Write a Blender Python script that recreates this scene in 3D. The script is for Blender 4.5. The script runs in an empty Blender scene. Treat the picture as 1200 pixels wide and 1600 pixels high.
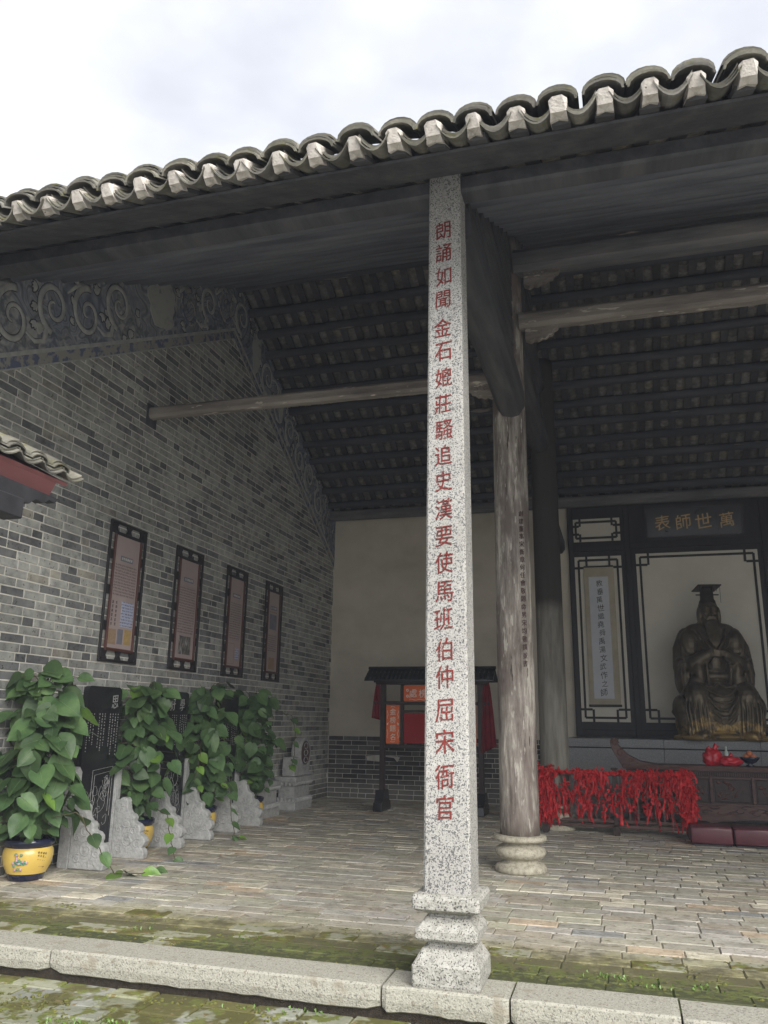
import bpy, bmesh, math, random
import numpy as np
from mathutils import Vector, Matrix, Euler, Quaternion, noise as mnoise
random.seed(7); RNG = np.random.default_rng(7)
S = bpy.context.scene; COL = S.collection
PI = math.pi
# ------------------------------------------------------------------ camera, light, exposure
YAW, PIT, ROL, FPX = math.radians(-16.297), math.radians(14.521), math.radians(.854), 1256.9
CF = Vector((math.sin(YAW)*math.cos(PIT), math.cos(YAW)*math.cos(PIT), math.sin(PIT)))
_r = Vector((math.cos(YAW), -math.sin(YAW), 0)); _u = _r.cross(CF)
CR = _r*math.cos(ROL)+_u*math.sin(ROL); CU = -_r*math.sin(ROL)+_u*math.cos(ROL)
EYE = Vector((0, 0, 1.5))
cd = bpy.data.cameras.new('camera'); cam = bpy.data.objects.new('camera', cd); COL.objects.link(cam)
cd.sensor_fit = 'VERTICAL'; cd.sensor_height = 36; cd.sensor_width = 27; cd.lens = FPX/1600*36
cd.clip_start = .05; cd.clip_end = 3000
M = Matrix.Identity(4)
for i, v in enumerate((CR, CU, -CF)):
    for j in range(3): M[j][i] = v[j]
M.translation = EYE
cam.matrix_world = M; S.camera = cam
SUN_EL, SUN_AZ = math.radians(37), math.radians(138)     # azimuth clockwise from +y
w = bpy.data.worlds.new('World'); S.world = w; w.use_nodes = True
nt = w.node_tree; nt.nodes.clear()
N = nt.nodes.new; L = nt.links.new
sky = N('ShaderNodeTexSky'); sky.sky_type = 'NISHITA'; sky.sun_disc = False
sky.sun_elevation = SUN_EL; sky.sun_rotation = SUN_AZ
hs = N('ShaderNodeHueSaturation'); hs.inputs['Saturation'].default_value = .30; L(sky.outputs[0], hs.inputs['Color'])
bs = N('ShaderNodeBackground'); bs.inputs[1].default_value = .08; L(hs.outputs[0], bs.inputs[0])
tc = N('ShaderNodeTexCoord'); mp = N('ShaderNodeMapping'); mp.inputs['Scale'].default_value = (1, 1, 1.9)
L(tc.outputs['Generated'], mp.inputs[0])
cn = N('ShaderNodeTexNoise'); cn.inputs['Scale'].default_value = 2.6; cn.inputs['Detail'].default_value = 9; cn.inputs['Roughness'].default_value = .5
L(mp.outputs[0], cn.inputs['Vector'])
cr = N('ShaderNodeValToRGB'); e = cr.color_ramp.elements
e[0].position = .36; e[0].color = (.60, .63, .715, 1); e[1].position = .58; e[1].color = (.97, .98, 1.0, 1)
L(cn.outputs[0], cr.inputs[0])
bc = N('ShaderNodeBackground'); L(cr.outputs[0], bc.inputs[0]); bc.inputs[1].default_value = .295
mx = N('ShaderNodeMixShader'); mx.inputs[0].default_value = .8
L(bs.outputs[0], mx.inputs[1]); L(bc.outputs[0], mx.inputs[2])
wo = N('ShaderNodeOutputWorld'); L(mx.outputs[0], wo.inputs[0])
sd = bpy.data.lights.new('sun', 'SUN'); sd.energy = 1.5; sd.angle = math.radians(50); sd.color = (1, .97, .92)
so = bpy.data.objects.new('sun', sd); COL.objects.link(so)
sv = Vector((math.sin(SUN_AZ)*math.cos(SUN_EL), math.cos(SUN_AZ)*math.cos(SUN_EL), math.sin(SUN_EL)))
so.rotation_euler = sv.to_track_quat('Z', 'Y').to_euler(); so.location = (0, -5, 20)
S.view_settings.view_transform = 'Standard'; S.view_settings.look = 'None'
S.view_settings.exposure = 2.1; S.view_settings.gamma = 1; S.view_settings.use_curve_mapping = False
try:
    S.cycles.max_bounces = 10; S.cycles.diffuse_bounces = 7; S.cycles.use_denoising = True
except Exception: pass

def project(p):
    d = Vector(p)-EYE; z = d.dot(CF)
    if z < .1: return None
    return 600+FPX*d.dot(CR)/z, 800-FPX*d.dot(CU)/z, z
def seen_size(p, size, margin=25):
    q = project(p)
    if not q or not (-margin < q[0] < 1200+margin and -margin < q[1] < 1600+margin): return 0
    return size/q[2]

# ------------------------------------------------------------------ materials
def mat(name, cols, scale=3, detail=6, rough=.8, bump=.1, bscale=None, metal=0, stretch=(1, 1, 1), tint=False, rnd=0, nrough=.6, big=0,
        spots=None, spec=.3, coat=0, bdist=.02, contrast=(.3, .7), dirt_tone=None):
    m = bpy.data.materials.new(name); m.use_nodes = True; t = m.node_tree; n = t.nodes.new; l = t.links.new
    b = t.nodes['Principled BSDF']; b.inputs['Roughness'].default_value = rough; b.inputs['Metallic'].default_value = metal
    b.inputs['Specular IOR Level'].default_value = spec; b.inputs['Coat Weight'].default_value = coat
    g = n('ShaderNodeNewGeometry'); mpn = n('ShaderNodeMapping'); mpn.inputs['Scale'].default_value = stretch
    l(g.outputs['Position'], mpn.inputs[0])
    nz = n('ShaderNodeTexNoise'); nz.inputs['Scale'].default_value = scale; nz.inputs['Detail'].default_value = detail
    nz.inputs['Roughness'].default_value = nrough; l(mpn.outputs[0], nz.inputs['Vector'])
    r = n('ShaderNodeValToRGB'); el = r.color_ramp.elements
    k = len(cols); lo, hi = contrast
    el[0].position = lo; el[0].color = (*cols[0], 1); el[1].position = hi; el[1].color = (*cols[-1], 1)
    for i in range(1, k-1):
        x = el.new(lo+(hi-lo)*i/(k-1)); x.color = (*cols[i], 1)
    l(nz.outputs[0], r.inputs[0]); c = r.outputs[0]
    def mul(c, other, fac=1., mode='MULTIPLY'):
        x = n('ShaderNodeMix'); x.data_type = 'RGBA'; x.blend_type = mode; x.inputs[0].default_value = fac
        l(c, x.inputs[6]); l(other, x.inputs[7]); return x.outputs[2]
    if spots:
        # list of (scale, threshold, width, colour, stretch)
        for (sc, th, wd, co, st) in spots:
            mq = n('ShaderNodeMapping'); mq.inputs['Scale'].default_value = st; mq.inputs['Location'].default_value = (sc*.37, 1.3, sc*.11); l(g.outputs['Position'], mq.inputs[0])
            q = n('ShaderNodeTexNoise'); q.inputs['Scale'].default_value = sc; q.inputs['Detail'].default_value = 3; q.inputs['Roughness'].default_value = .6; l(mq.outputs[0], q.inputs['Vector'])
            qr = n('ShaderNodeMapRange'); qr.inputs[1].default_value = th; qr.inputs[2].default_value = th+wd; l(q.outputs[0], qr.inputs[0])
            x = n('ShaderNodeMix'); x.data_type = 'RGBA'; l(qr.outputs[0], x.inputs[0]); l(c, x.inputs[6]); x.inputs[7].default_value = (*co, 1); c = x.outputs[2]
    if tint:
        a = n('ShaderNodeAttribute'); a.attribute_name = 'tint'; c = mul(c, a.outputs['Color'])
    if big:
        qb = n('ShaderNodeTexNoise'); qb.inputs['Scale'].default_value = .9; qb.inputs['Detail'].default_value = 7; qb.inputs['Roughness'].default_value = .62; l(g.outputs['Position'], qb.inputs['Vector'])
        qm = n('ShaderNodeMapRange'); qm.inputs[1].default_value = .32; qm.inputs[2].default_value = .68; qm.inputs[3].default_value = 1-big; qm.inputs[4].default_value = 1+big*.6; l(qb.outputs[0], qm.inputs[0]); c = mul(c, qm.outputs[0])
    if rnd:
        oi = n('ShaderNodeObjectInfo'); rr = n('ShaderNodeMapRange'); rr.inputs[3].default_value = 1-rnd; rr.inputs[4].default_value = 1+rnd
        l(oi.outputs['Random'], rr.inputs[0]); cc = n('ShaderNodeCombineColor')
        for i in range(3): l(rr.outputs[0], cc.inputs[i])
        c = mul(c, cc.outputs[0])
    if dirt_tone:
        # (axis 0/1/2, from, to, colour, breakup) : belt of wear or other tone that lies on the thing between two world coordinates
        for (ax, a0, a1, co, amt, *dsc) in dirt_tone:
            sp = n('ShaderNodeSeparateXYZ'); l(g.outputs['Position'], sp.inputs[0])
            nd = n('ShaderNodeTexNoise'); nd.inputs['Scale'].default_value = dsc[0] if dsc else 2.2; nd.inputs['Detail'].default_value = 6; nd.inputs['Roughness'].default_value = .7; l(g.outputs['Position'], nd.inputs['Vector'])
            ad = n('ShaderNodeMath'); ad.operation = 'MULTIPLY_ADD'; l(nd.outputs[0], ad.inputs[0]); ad.inputs[1].default_value = amt; l(sp.outputs[ax], ad.inputs[2])
            rg = n('ShaderNodeMapRange'); rg.interpolation_type = 'SMOOTHSTEP'; rg.inputs[1].default_value = a0; rg.inputs[2].default_value = a1; rg.inputs[4].default_value = dsc[1] if len(dsc) > 1 else 1; l(ad.outputs[0], rg.inputs[0])
            x = n('ShaderNodeMix'); x.data_type = 'RGBA'; l(rg.outputs[0], x.inputs[0]); l(c, x.inputs[6]); x.inputs[7].default_value = (*co, 1); c = x.outputs[2]
    l(c, b.inputs['Base Color'])
    if bump:
        nb = n('ShaderNodeTexNoise'); nb.inputs['Scale'].default_value = bscale or scale*6; nb.inputs['Detail'].default_value = 5; l(mpn.outputs[0], nb.inputs['Vector'])
        bp = n('ShaderNodeBump'); bp.inputs['Strength'].default_value = bump; bp.inputs['Distance'].default_value = bdist; l(nb.outputs[0], bp.inputs['Height']); l(bp.outputs[0], b.inputs['Normal'])
    m['nodes_out'] = 1
    return m
MT = {}
O1 = (1, 1, 1)
MT['brick'] = mat('grey_brick', [(.6, .6, .6), (1, 1, 1), (1.25, 1.25, 1.2)], 7, 6, .85, .5, 45, tint=True, big=.22, dirt_tone=[(2, .75, .25, (.13, .13, .11), .6)], spots=[(28, .63, .04, (.42, .41, .38), O1), (3.0, .66, .1, (.25, .2, .14), (1, 1, .35))])
MT['mortar'] = mat('lime_mortar', [(.58, .56, .50), (.80, .77, .69)], 5, 6, .95, .3, 60)
MT['rearbrick'] = mat('rear_brick', [(.6, .6, .6), (1.1, 1.1, 1.1)], 6, 6, .9, .5, 45, tint=True, dirt_tone=[(2, .62, .25, (.16, .155, .14), .35)])
MT['paving'] = mat('brick_paving', [(.68, .68, .68), (1, 1, 1), (1.2, 1.2, 1.2)], 6, 8, .78, .35, 38, tint=True,
    spots=[(9, .60, .05, (.50, .47, .39), (1, 2.4, 1)), (27, .61, .03, (.60, .57, .48), (1, 2.4, 1)), (22, .66, .03, (.16, .15, .13), (1, 2.4, 1))],
    dirt_tone=[(1, 6.95, 6.4, (.27, .25, .13), 1.0), (1, 7.2, 6.7, (.060, .055, .030), 1.8, 5.5, .80), (1, 6.75, 6.5, (.10, .12, .03), 1.9, 9, .8), (1, 6.6, 6.45, (.035, .035, .022), 2.0, 15, .7)], spec=.35)
MT['joint'] = mat('paving_joint', [(.14, .13, .10), (.25, .235, .18)], 8, 5, .95, .2, dirt_tone=[(1, 6.6, 6.1, (.04, .05, .015), .9)])
MT['court'] = mat('courtyard_stone', [(.20, .21, .15), (.30, .30, .26)], 5, 8, .85, .5, 30, tint=True, spots=[(3.2, .47, .05, (.10, .095, .035), O1), (9, .54, .06, (.13, .145, .04), O1), (14, .62, .05, (.17, .13, .06), O1)])
hz = bpy.data.materials.new('glare_volume'); hz.use_nodes = True; hz.node_tree.nodes.clear()  # scattering volume that stands in for lens glare
_v = hz.node_tree.nodes.new('ShaderNodeVolumePrincipled'); _v.inputs['Density'].default_value = .0024; _v.inputs['Color'].default_value = (.80, .86, 1, 1); _v.inputs['Anisotropy'].default_value = 0
_o = hz.node_tree.nodes.new('ShaderNodeOutputMaterial'); hz.node_tree.links.new(_v.outputs[0], _o.inputs['Volume'])
MT['glare_veil'] = hz
MT['moss'] = mat('moss', [(.05, .05, .024), (.10, .095, .034), (.16, .17, .04), (.19, .15, .07)], 6, 10, 1, 1., 60, bdist=.03, nrough=.75)
GR = [(105, .55, .035, (.09, .09, .09), O1), (58, .58, .035, (.12, .12, .12), O1), (50, .63, .08, (.50, .485, .455), O1), (9, .60, .12, (.33, .32, .29), (1, 1, .07))]
MT['granite'] = mat('granite', [(.27, .265, .25), (.38, .37, .345), (.47, .46, .43)], 60, 8, .75, .35, 120, nrough=.8, big=.2, spots=GR+[(3.2, .66, .08, (.46, .39, .26), (1, 1, .5))], bdist=.006)
MT['kerb'] = mat('kerb_granite', [(.25, .245, .21), (.34, .33, .28), (.42, .40, .345)], 40, 8, .85, .6, 90, nrough=.8, spots=[(85, .57, .04, (.17, .165, .14), O1), (5, .60, .10, (.26, .235, .185), (1, 1, 1)), (23, .62, .05, (.22, .20, .16), O1)], bdist=.01)
MT['plinth'] = mat('old_granite', [(.18, .18, .16), (.34, .33, .30), (.46, .45, .415)], 22, 8, .85, .6, 70, nrough=.8, spots=[(95, .56, .04, (.08, .08, .07), O1), (4, .62, .1, (.30, .27, .17), O1)], bdist=.01)
MT['drum'] = mat('yellow_granite', [(.24, .22, .17), (.40, .37, .29), (.50, .47, .38)], 26, 8, .85, .5, 80, spots=[(110, .60, .05, (.14, .13, .11), O1)], bdist=.01)
MT['wood'] = mat('weathered_column_wood', [(.085, .068, .058), (.18, .153, .135), (.29, .26, .23), (.53, .49, .43)], 9, 9, .85, .8, 26, stretch=(1, 1, .13), nrough=.72, contrast=(.36, .64),
    spots=[(24, .61, .06, (.46, .43, .38), (1, 1, .18)), (3, .52, .10, (.16, .13, .115), (1, 1, .5)), (26, .66, .03, (.06, .045, .035), (1, 1, .10))], bdist=.012)
MT['wood2'] = mat('dull_column_wood', [(.13, .12, .10), (.22, .21, .18), (.30, .285, .25)], 10, 9, .85, .6, 26, stretch=(1, 1, .12), dirt_tone=[(2, 3.2, 3.5, (.045, .04, .034), .2)], bdist=.01)  # upper half of the shaft is darker
MT['beam'] = mat('dark_beam_wood', [(.08, .08, .086), (.14, .138, .142), (.24, .22, .21)], 6, 8, .75, .5, 22, stretch=(.15, 1, 1), tint=False)
MT['beamy'] = mat('dark_truss_wood', [(.036, .036, .04), (.062, .062, .066), (.10, .098, .10)], 6, 8, .7, .4, 22, stretch=(1, .15, 1))
MT['tie'] = mat('bleached_tie_wood', [(.12, .105, .095), (.24, .21, .185), (.34, .31, .27)], 8, 8, .85, .5, 26, stretch=(.12, 1, 1), spots=[(18, .63, .04, (.55, .5, .42), (.2, 1, 1))])
MT['purlin_glare'] = mat('glare_lit_purlin_wood', [(.07, .074, .088), (.12, .126, .145), (.18, .182, .20)], 7, 8, .8, .4, 22, stretch=(.12, 1, 1))  # lighter copy of the purlin wood, glare put into its colour
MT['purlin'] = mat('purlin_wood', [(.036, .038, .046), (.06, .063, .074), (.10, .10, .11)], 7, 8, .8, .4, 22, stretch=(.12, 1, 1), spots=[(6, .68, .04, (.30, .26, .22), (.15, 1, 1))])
MT['rafter'] = mat('rafter_wood', [(.045, .045, .048), (.08, .078, .08)], 12, 5, .85, .3, rnd=.2)
MT['tile'] = mat('roof_tile', [(.12, .115, .105), (.21, .20, .185)], 11, 7, .85, .3, tint=True, rnd=.2, spots=[(9, .58, .1, (.14, .135, .075), O1)])
MT['under'] = mat('tile_underside', [(.10, .097, .095), (.16, .155, .15), (.25, .24, .23)], 14, 6, .9, .2, tint=True, rnd=.25)
MT['lime'] = mat('lime_block', [(.34, .31, .28), (.52, .48, .43), (.62, .58, .53)], 14, 6, .9, .4, rnd=.12, spots=[(30, .68, .03, (.1, .09, .08), O1)])
MT['plaster'] = mat('cream_plaster', [(.55, .50, .415), (.64, .585, .48), (.69, .63, .525)], 1.1, 7, .9, .1, 14, stretch=(1, 1, 1.5), big=.10, dirt_tone=[(2, 1.5, 1.1, (.30, .27, .23), .5)])
MT['black'] = mat('black_lacquer_wood', [(.018, .017, .018), (.03, .028, .03)], 8, 6, .5, .15, stretch=(1, 1, .2))
MT['lattice'] = mat('lattice_wood', [(.02, .018, .018), (.035, .03, .03)], 8, 4, .5, .1)
MT['ivory'] = mat('ivory_board', [(.70, .66, .56), (.78, .745, .64)], 2, 6, .8, .05)
MT['slate'] = mat('engraved_slate', [(.012, .013, .015), (.02, .02, .022)], 6, 5, .22, .03, spec=.5)
MT['carve'] = mat('carved_grey_stone', [(.30, .305, .30), (.40, .405, .395), (.48, .48, .47)], 14, 8, .8, .7, 34, spots=[(170, .6, .04, (.2, .2, .2), O1)], bdist=.02)
MT['altar'] = mat('altar_granite', [(.22, .225, .23), (.34, .345, .35)], 70, 8, .5, .15, 100, spots=[(220, .57, .03, (.12, .12, .13), O1)], bdist=.004)
MT['bronze'] = mat('bronze', [(.075, .062, .043), (.17, .14, .095)], 6, 7, .42, .25, 20, metal=.5, dirt_tone=[(2, 2.72, 2.35, (.38, .26, .10), 2.2, 7)], bdist=.01)
MT['bronzed'] = mat('dark_bronze', [(.035, .03, .024), (.065, .052, .038)], 8, 7, .5, .25, 20, metal=.5, bdist=.01)
MT['rosewood'] = mat('rosewood', [(.05, .028, .025), (.085, .048, .042), (.12, .07, .06)], 14, 7, .45, .3, 60, stretch=(.3, 1, 1))
MT['darkrose'] = mat('dark_rosewood', [(.022, .014, .013), (.045, .028, .025)], 14, 7, .4, .25, 60)
MT['redbrown'] = mat('red_brown_frame', [(.075, .03, .024), (.115, .048, .038)], 14, 5, .4, .1)
MT['red'] = mat('red_ribbon', [(.30, .006, .012), (.48, .014, .018), (.62, .03, .035)], 16, 3, .55, 0, rnd=.3, spots=[(70, .69, .02, (.75, .42, .08), O1)])
MT['redcloth'] = mat('red_cloth', [(.14, .006, .012), (.22, .01, .018)], 6, 4, .85, .15, 60)
MT['redpl'] = mat('red_plastic_bag', [(.40, .01, .02), (.62, .03, .05)], 6, 4, .25, .6, 12, spec=.5, bdist=.03)
MT['orange'] = mat('orange_board', [(.66, .13, .04), (.74, .17, .055)], 5, 4, .6, .03)
MT['white'] = mat('white_print', [(.75, .72, .66), (.8, .78, .72)], 5, 2, .7, 0)
MT['redpaint'] = mat('red_inscription_paint', [(.12, .017, .014), (.19, .032, .026)], 30, 5, .8, .2, big=.3, spots=[(50, .62, .05, (.30, .27, .24), O1)])
MT['ink'] = mat('ink', [(.02, .02, .022), (.035, .035, .04)], 8, 3, .6, 0)
MT['brownink'] = mat('brown_ink', [(.045, .02, .018), (.07, .035, .03)], 40, 3, .8, 0)
MT['gold'] = mat('gold_paint', [(.55, .37, .16), (.72, .50, .24)], 12, 4, .5, .1, metal=0)
MT['etch'] = mat('pale_engraving', [(.18, .18, .18), (.38, .38, .37)], 40, 4, .8, 0)
MT['paper'] = mat('scroll_paper', [(.60, .62, .66), (.70, .72, .76)], 3, 5, .8, .05)
MT['silk'] = mat('scroll_silk', [(.42, .37, .27), (.52, .47, .36)], 5, 6, .6, .05)
MT['vinyl'] = mat('maroon_vinyl', [(.085, .022, .030), (.115, .032, .042)], 4, 4, .38, .12, 14, spec=.45)
MT['leaf'] = mat('leaf', [(.036, .072, .028), (.056, .106, .040), (.092, .155, .056)], 5, 5, .45, .15, 40, rnd=.4, spec=.3)
MT['leafy'] = mat('young_leaf', [(.08, .17, .03), (.16, .27, .05)], 7, 5, .38, .1, rnd=.2, spec=.45)
MT['vein'] = mat('leaf_midrib', [(.10, .16, .06), (.14, .2, .08)], 5, 2, .5, 0)
MT['stem'] = mat('stem', [(.06, .05, .03), (.10, .09, .05)], 12, 4, .8, .3)
MT['potnavy'] = mat('navy_glaze', [(.01, .014, .035), (.018, .022, .05)], 5, 3, .15, 0, spec=.6)
MT['potyel'] = mat('yellow_glaze', [(.58, .40, .09), (.68, .49, .12)], 5, 3, .25, 0, spec=.6)
MT['soil'] = mat('soil', [(.02, .015, .01), (.05, .04, .03)], 30, 4, 1, .8)
MT['redfascia'] = mat('faded_red_board', [(.13, .05, .05), (.20, .075, .075)], 3, 6, .8, .2, stretch=(1, .3, 1))
MT['pale'] = mat('pale_bounce_paving', [(.34, .34, .33), (.46, .46, .45)], 2, 8, .85, .3)  # albedo raised to throw light up under the eave
MT['fruit'] = mat('fruit', [(.45, .12, .06), (.6, .22, .10)], 12, 4, .4, 0)
MT['glasspl'] = mat('pale_plastic', [(.45, .55, .5), (.6, .68, .62)], 9, 3, .2, 0, spec=.6)
MT['ground'] = mat('ground', [(.16, .16, .13), (.26, .25, .20)], 1.2, 8, .95, .4)
MT['pinkflower'] = mat('painted_flower', [(.35, .2, .25), (.6, .45, .45)], 40, 3, .3, 0)
MT['bluegreen'] = mat('painted_leaf', [(.08, .2, .15), (.15, .35, .25)], 40, 3, .3, 0)

def poster_mat(name, base, seed):
    m = mat(name, [tuple(c*.92 for c in base), base], 3, 5, .55, 0)
    t = m.node_tree; n = t.nodes.new; l = t.links.new; b = t.nodes['Principled BSDF']
    src = b.inputs['Base Color'].links[0].from_socket
    g = n('ShaderNodeNewGeometry'); mp_ = n('ShaderNodeMapping'); mp_.inputs['Scale'].default_value = (0, 62, 28); l(g.outputs['Position'], mp_.inputs[0])
    sp = n('ShaderNodeSeparateXYZ'); l(g.outputs['Position'], sp.inputs[0])
    wv = n('ShaderNodeMath'); wv.operation = 'MULTIPLY'; wv.inputs[1].default_value = 1/.036; l(sp.outputs[2], wv.inputs[0])
    fr = n('ShaderNodeMath'); fr.operation = 'FRACT'; l(wv.outputs[0], fr.inputs[0])
    lt = n('ShaderNodeMath'); lt.operation = 'LESS_THAN'; lt.inputs[1].default_value = .55; l(fr.outputs[0], lt.inputs[0])
    nz = n('ShaderNodeTexNoise'); nz.inputs['Scale'].default_value = 1; nz.inputs['Detail'].default_value = 1; l(mp_.outputs[0], nz.inputs['Vector'])
    gt = n('ShaderNodeMath'); gt.operation = 'GREATER_THAN'; gt.inputs[1].default_value = .47; l(nz.outputs[0], gt.inputs[0])
    ml = n('ShaderNodeMath'); ml.operation = 'MULTIPLY'; l(lt.outputs[0], ml.inputs[0]); l(gt.outputs[0], ml.inputs[1])
    m2 = n('ShaderNodeMath'); m2.operation = 'MULTIPLY'; m2.inputs[1].default_value = .62; l(ml.outputs[0], m2.inputs[0])
    x = n('ShaderNodeMix'); x.data_type = 'RGBA'; l(m2.outputs[0], x.inputs[0]); l(src, x.inputs[6]); x.inputs[7].default_value = (.09, .07, .07, 1)
    l(x.outputs[2], b.inputs['Base Color']); return m
MT['poster'] = mat('poster_board', [(.40, .32, .31), (.46, .375, .36)], 3, 5, .55, 0)
MT['postertext'] = poster_mat('poster_text', (.44, .355, .34), 1)
MT['bluetext'] = poster_mat('poster_blue_text', (.50, .54, .72), 2)
MT['gold_print'] = mat('ochre_print', [(.38, .26, .10), (.50, .36, .16)], 30, 5, .6, 0)
MT['brown_print'] = mat('tan_print', [(.30, .20, .13), (.42, .30, .20)], 30, 5, .6, 0, stretch=(1, 1, 3))
MT['grey_print'] = mat('grey_print', [(.16, .16, .20), (.24, .24, .28)], 9, 5, .6, 0)
MT['photo_print'] = mat('photo_print', [(.05, .05, .05), (.16, .15, .14), (.36, .35, .34)], 9, 7, .6, 0, stretch=(1, 2.5, 1), contrast=(.35, .65))
MT['tabletop_print'] = mat('red_board_print', [(.24, .008, .012), (.30, .012, .016)], 12, 3, .7, 0, spots=[(60, .60, .03, (.10, .01, .01), O1)])

def mural_mat():
    m = bpy.data.materials.new('painted_mural'); m.use_nodes = True; t = m.node_tree; n = t.nodes.new; l = t.links.new
    b = t.nodes['Principled BSDF']; b.inputs['Roughness'].default_value = .85; b.inputs['Specular IOR Level'].default_value = .2
    g = n('ShaderNodeNewGeometry')
    def nz(scale, det, vec, loc=0.):
        mp2 = n('ShaderNodeMapping'); mp2.inputs['Location'].default_value = (loc, loc*2, loc*3); l(vec, mp2.inputs[0])
        q = n('ShaderNodeTexNoise'); q.inputs['Scale'].default_value = scale; q.inputs['Detail'].default_value = det; q.inputs['Distortion'].default_value = 1.4; l(mp2.outputs[0], q.inputs['Vector']); return q
    base = nz(1.25, 1.5, g.outputs['Position'])
    k = n('ShaderNodeMath'); k.operation = 'MULTIPLY'; k.inputs[1].default_value = 10; l(base.outputs[0], k.inputs[0])
    f = n('ShaderNodeMath'); f.operation = 'PINGPONG'; f.inputs[1].default_value = .5; l(k.outputs[0], f.inputs[0])
    r = n('ShaderNodeValToRGB'); e = r.color_ramp.elements; r.color_ramp.interpolation = 'LINEAR'
    cl = [(0, (.15, .16, .18)), (.08, (.16, .17, .20)), (.16, (.25, .26, .28)), (.30, (.33, .335, .34)), (.35, (.22, .24, .29)), (.42, (.26, .27, .29))]
    e[0].position = cl[0][0]; e[0].color = (*cl[0][1], 1); e[1].position = .5; e[1].color = (.36, .36, .34, 1)
    for p_, c_ in cl[1:]: x = e.new(p_); x.color = (*c_, 1)
    e[len(e)-1].color = (.22, .23, .25, 1)
    l(f.outputs[0], r.inputs[0])
    big = nz(1.0, 2, g.outputs['Position'], 5.)
    mr = n('ShaderNodeMapRange'); mr.inputs[1].default_value = .52; mr.inputs[2].default_value = .56; l(big.outputs[0], mr.inputs[0])
    x = n('ShaderNodeMix'); x.data_type = 'RGBA'; l(mr.outputs[0], x.inputs[0]); l(r.outputs[0], x.inputs[6])
    fine = nz(7, 8, g.outputs['Position'], 2.); r2 = n('ShaderNodeValToRGB'); e2 = r2.color_ramp.elements
    e2[0].position = .42; e2[0].color = (.14, .15, .17, 1); e2[1].position = .6; e2[1].color = (.36, .36, .35, 1); l(fine.outputs[0], r2.inputs[0]); l(r2.outputs[0], x.inputs[7])
    bl = nz(.9, 1, g.outputs['Position'], 9.); mb = n('ShaderNodeMapRange'); mb.inputs[1].default_value = .50; mb.inputs[2].default_value = .62; mb.inputs[4].default_value = .5; l(bl.outputs[0], mb.inputs[0])
    y = n('ShaderNodeMix'); y.data_type = 'RGBA'; y.blend_type = 'MULTIPLY'; l(mb.outputs[0], y.inputs[0]); l(x.outputs[2], y.inputs[6]); y.inputs[7].default_value = (.62, .72, .92, 1)
    wr = nz(5, 9, g.outputs['Position'], 3.); mw = n('ShaderNodeMapRange'); mw.inputs[1].default_value = .3; mw.inputs[2].default_value = .7; mw.inputs[3].default_value = .75; mw.inputs[4].default_value = 1.25; l(wr.outputs[0], mw.inputs[0])
    z = n('ShaderNodeMix'); z.data_type = 'RGBA'; z.blend_type = 'MULTIPLY'; z.inputs[0].default_value = 1; l(y.outputs[2], z.inputs[6]); l(mw.outputs[0], z.inputs[7]); l(z.outputs[2], b.inputs['Base Color'])
    return m
MT['mural'] = mural_mat()
MT['bluescroll'] = mat('blue_brush_band', [(.33, .32, .28), (.30, .30, .28), (.12, .14, .22)], 9, 3, .85, 0, contrast=(.44, .56))
MT['chalk'] = mat('white_line', [(.30, .31, .31), (.50, .495, .47)], 9, 8, .9, .1)
MT['medal'] = mat('pale_medallion', [(.10, .12, .14), (.34, .34, .32), (.42, .42, .39)], 5, 4, .85, 0, contrast=(.30, .48))

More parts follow.
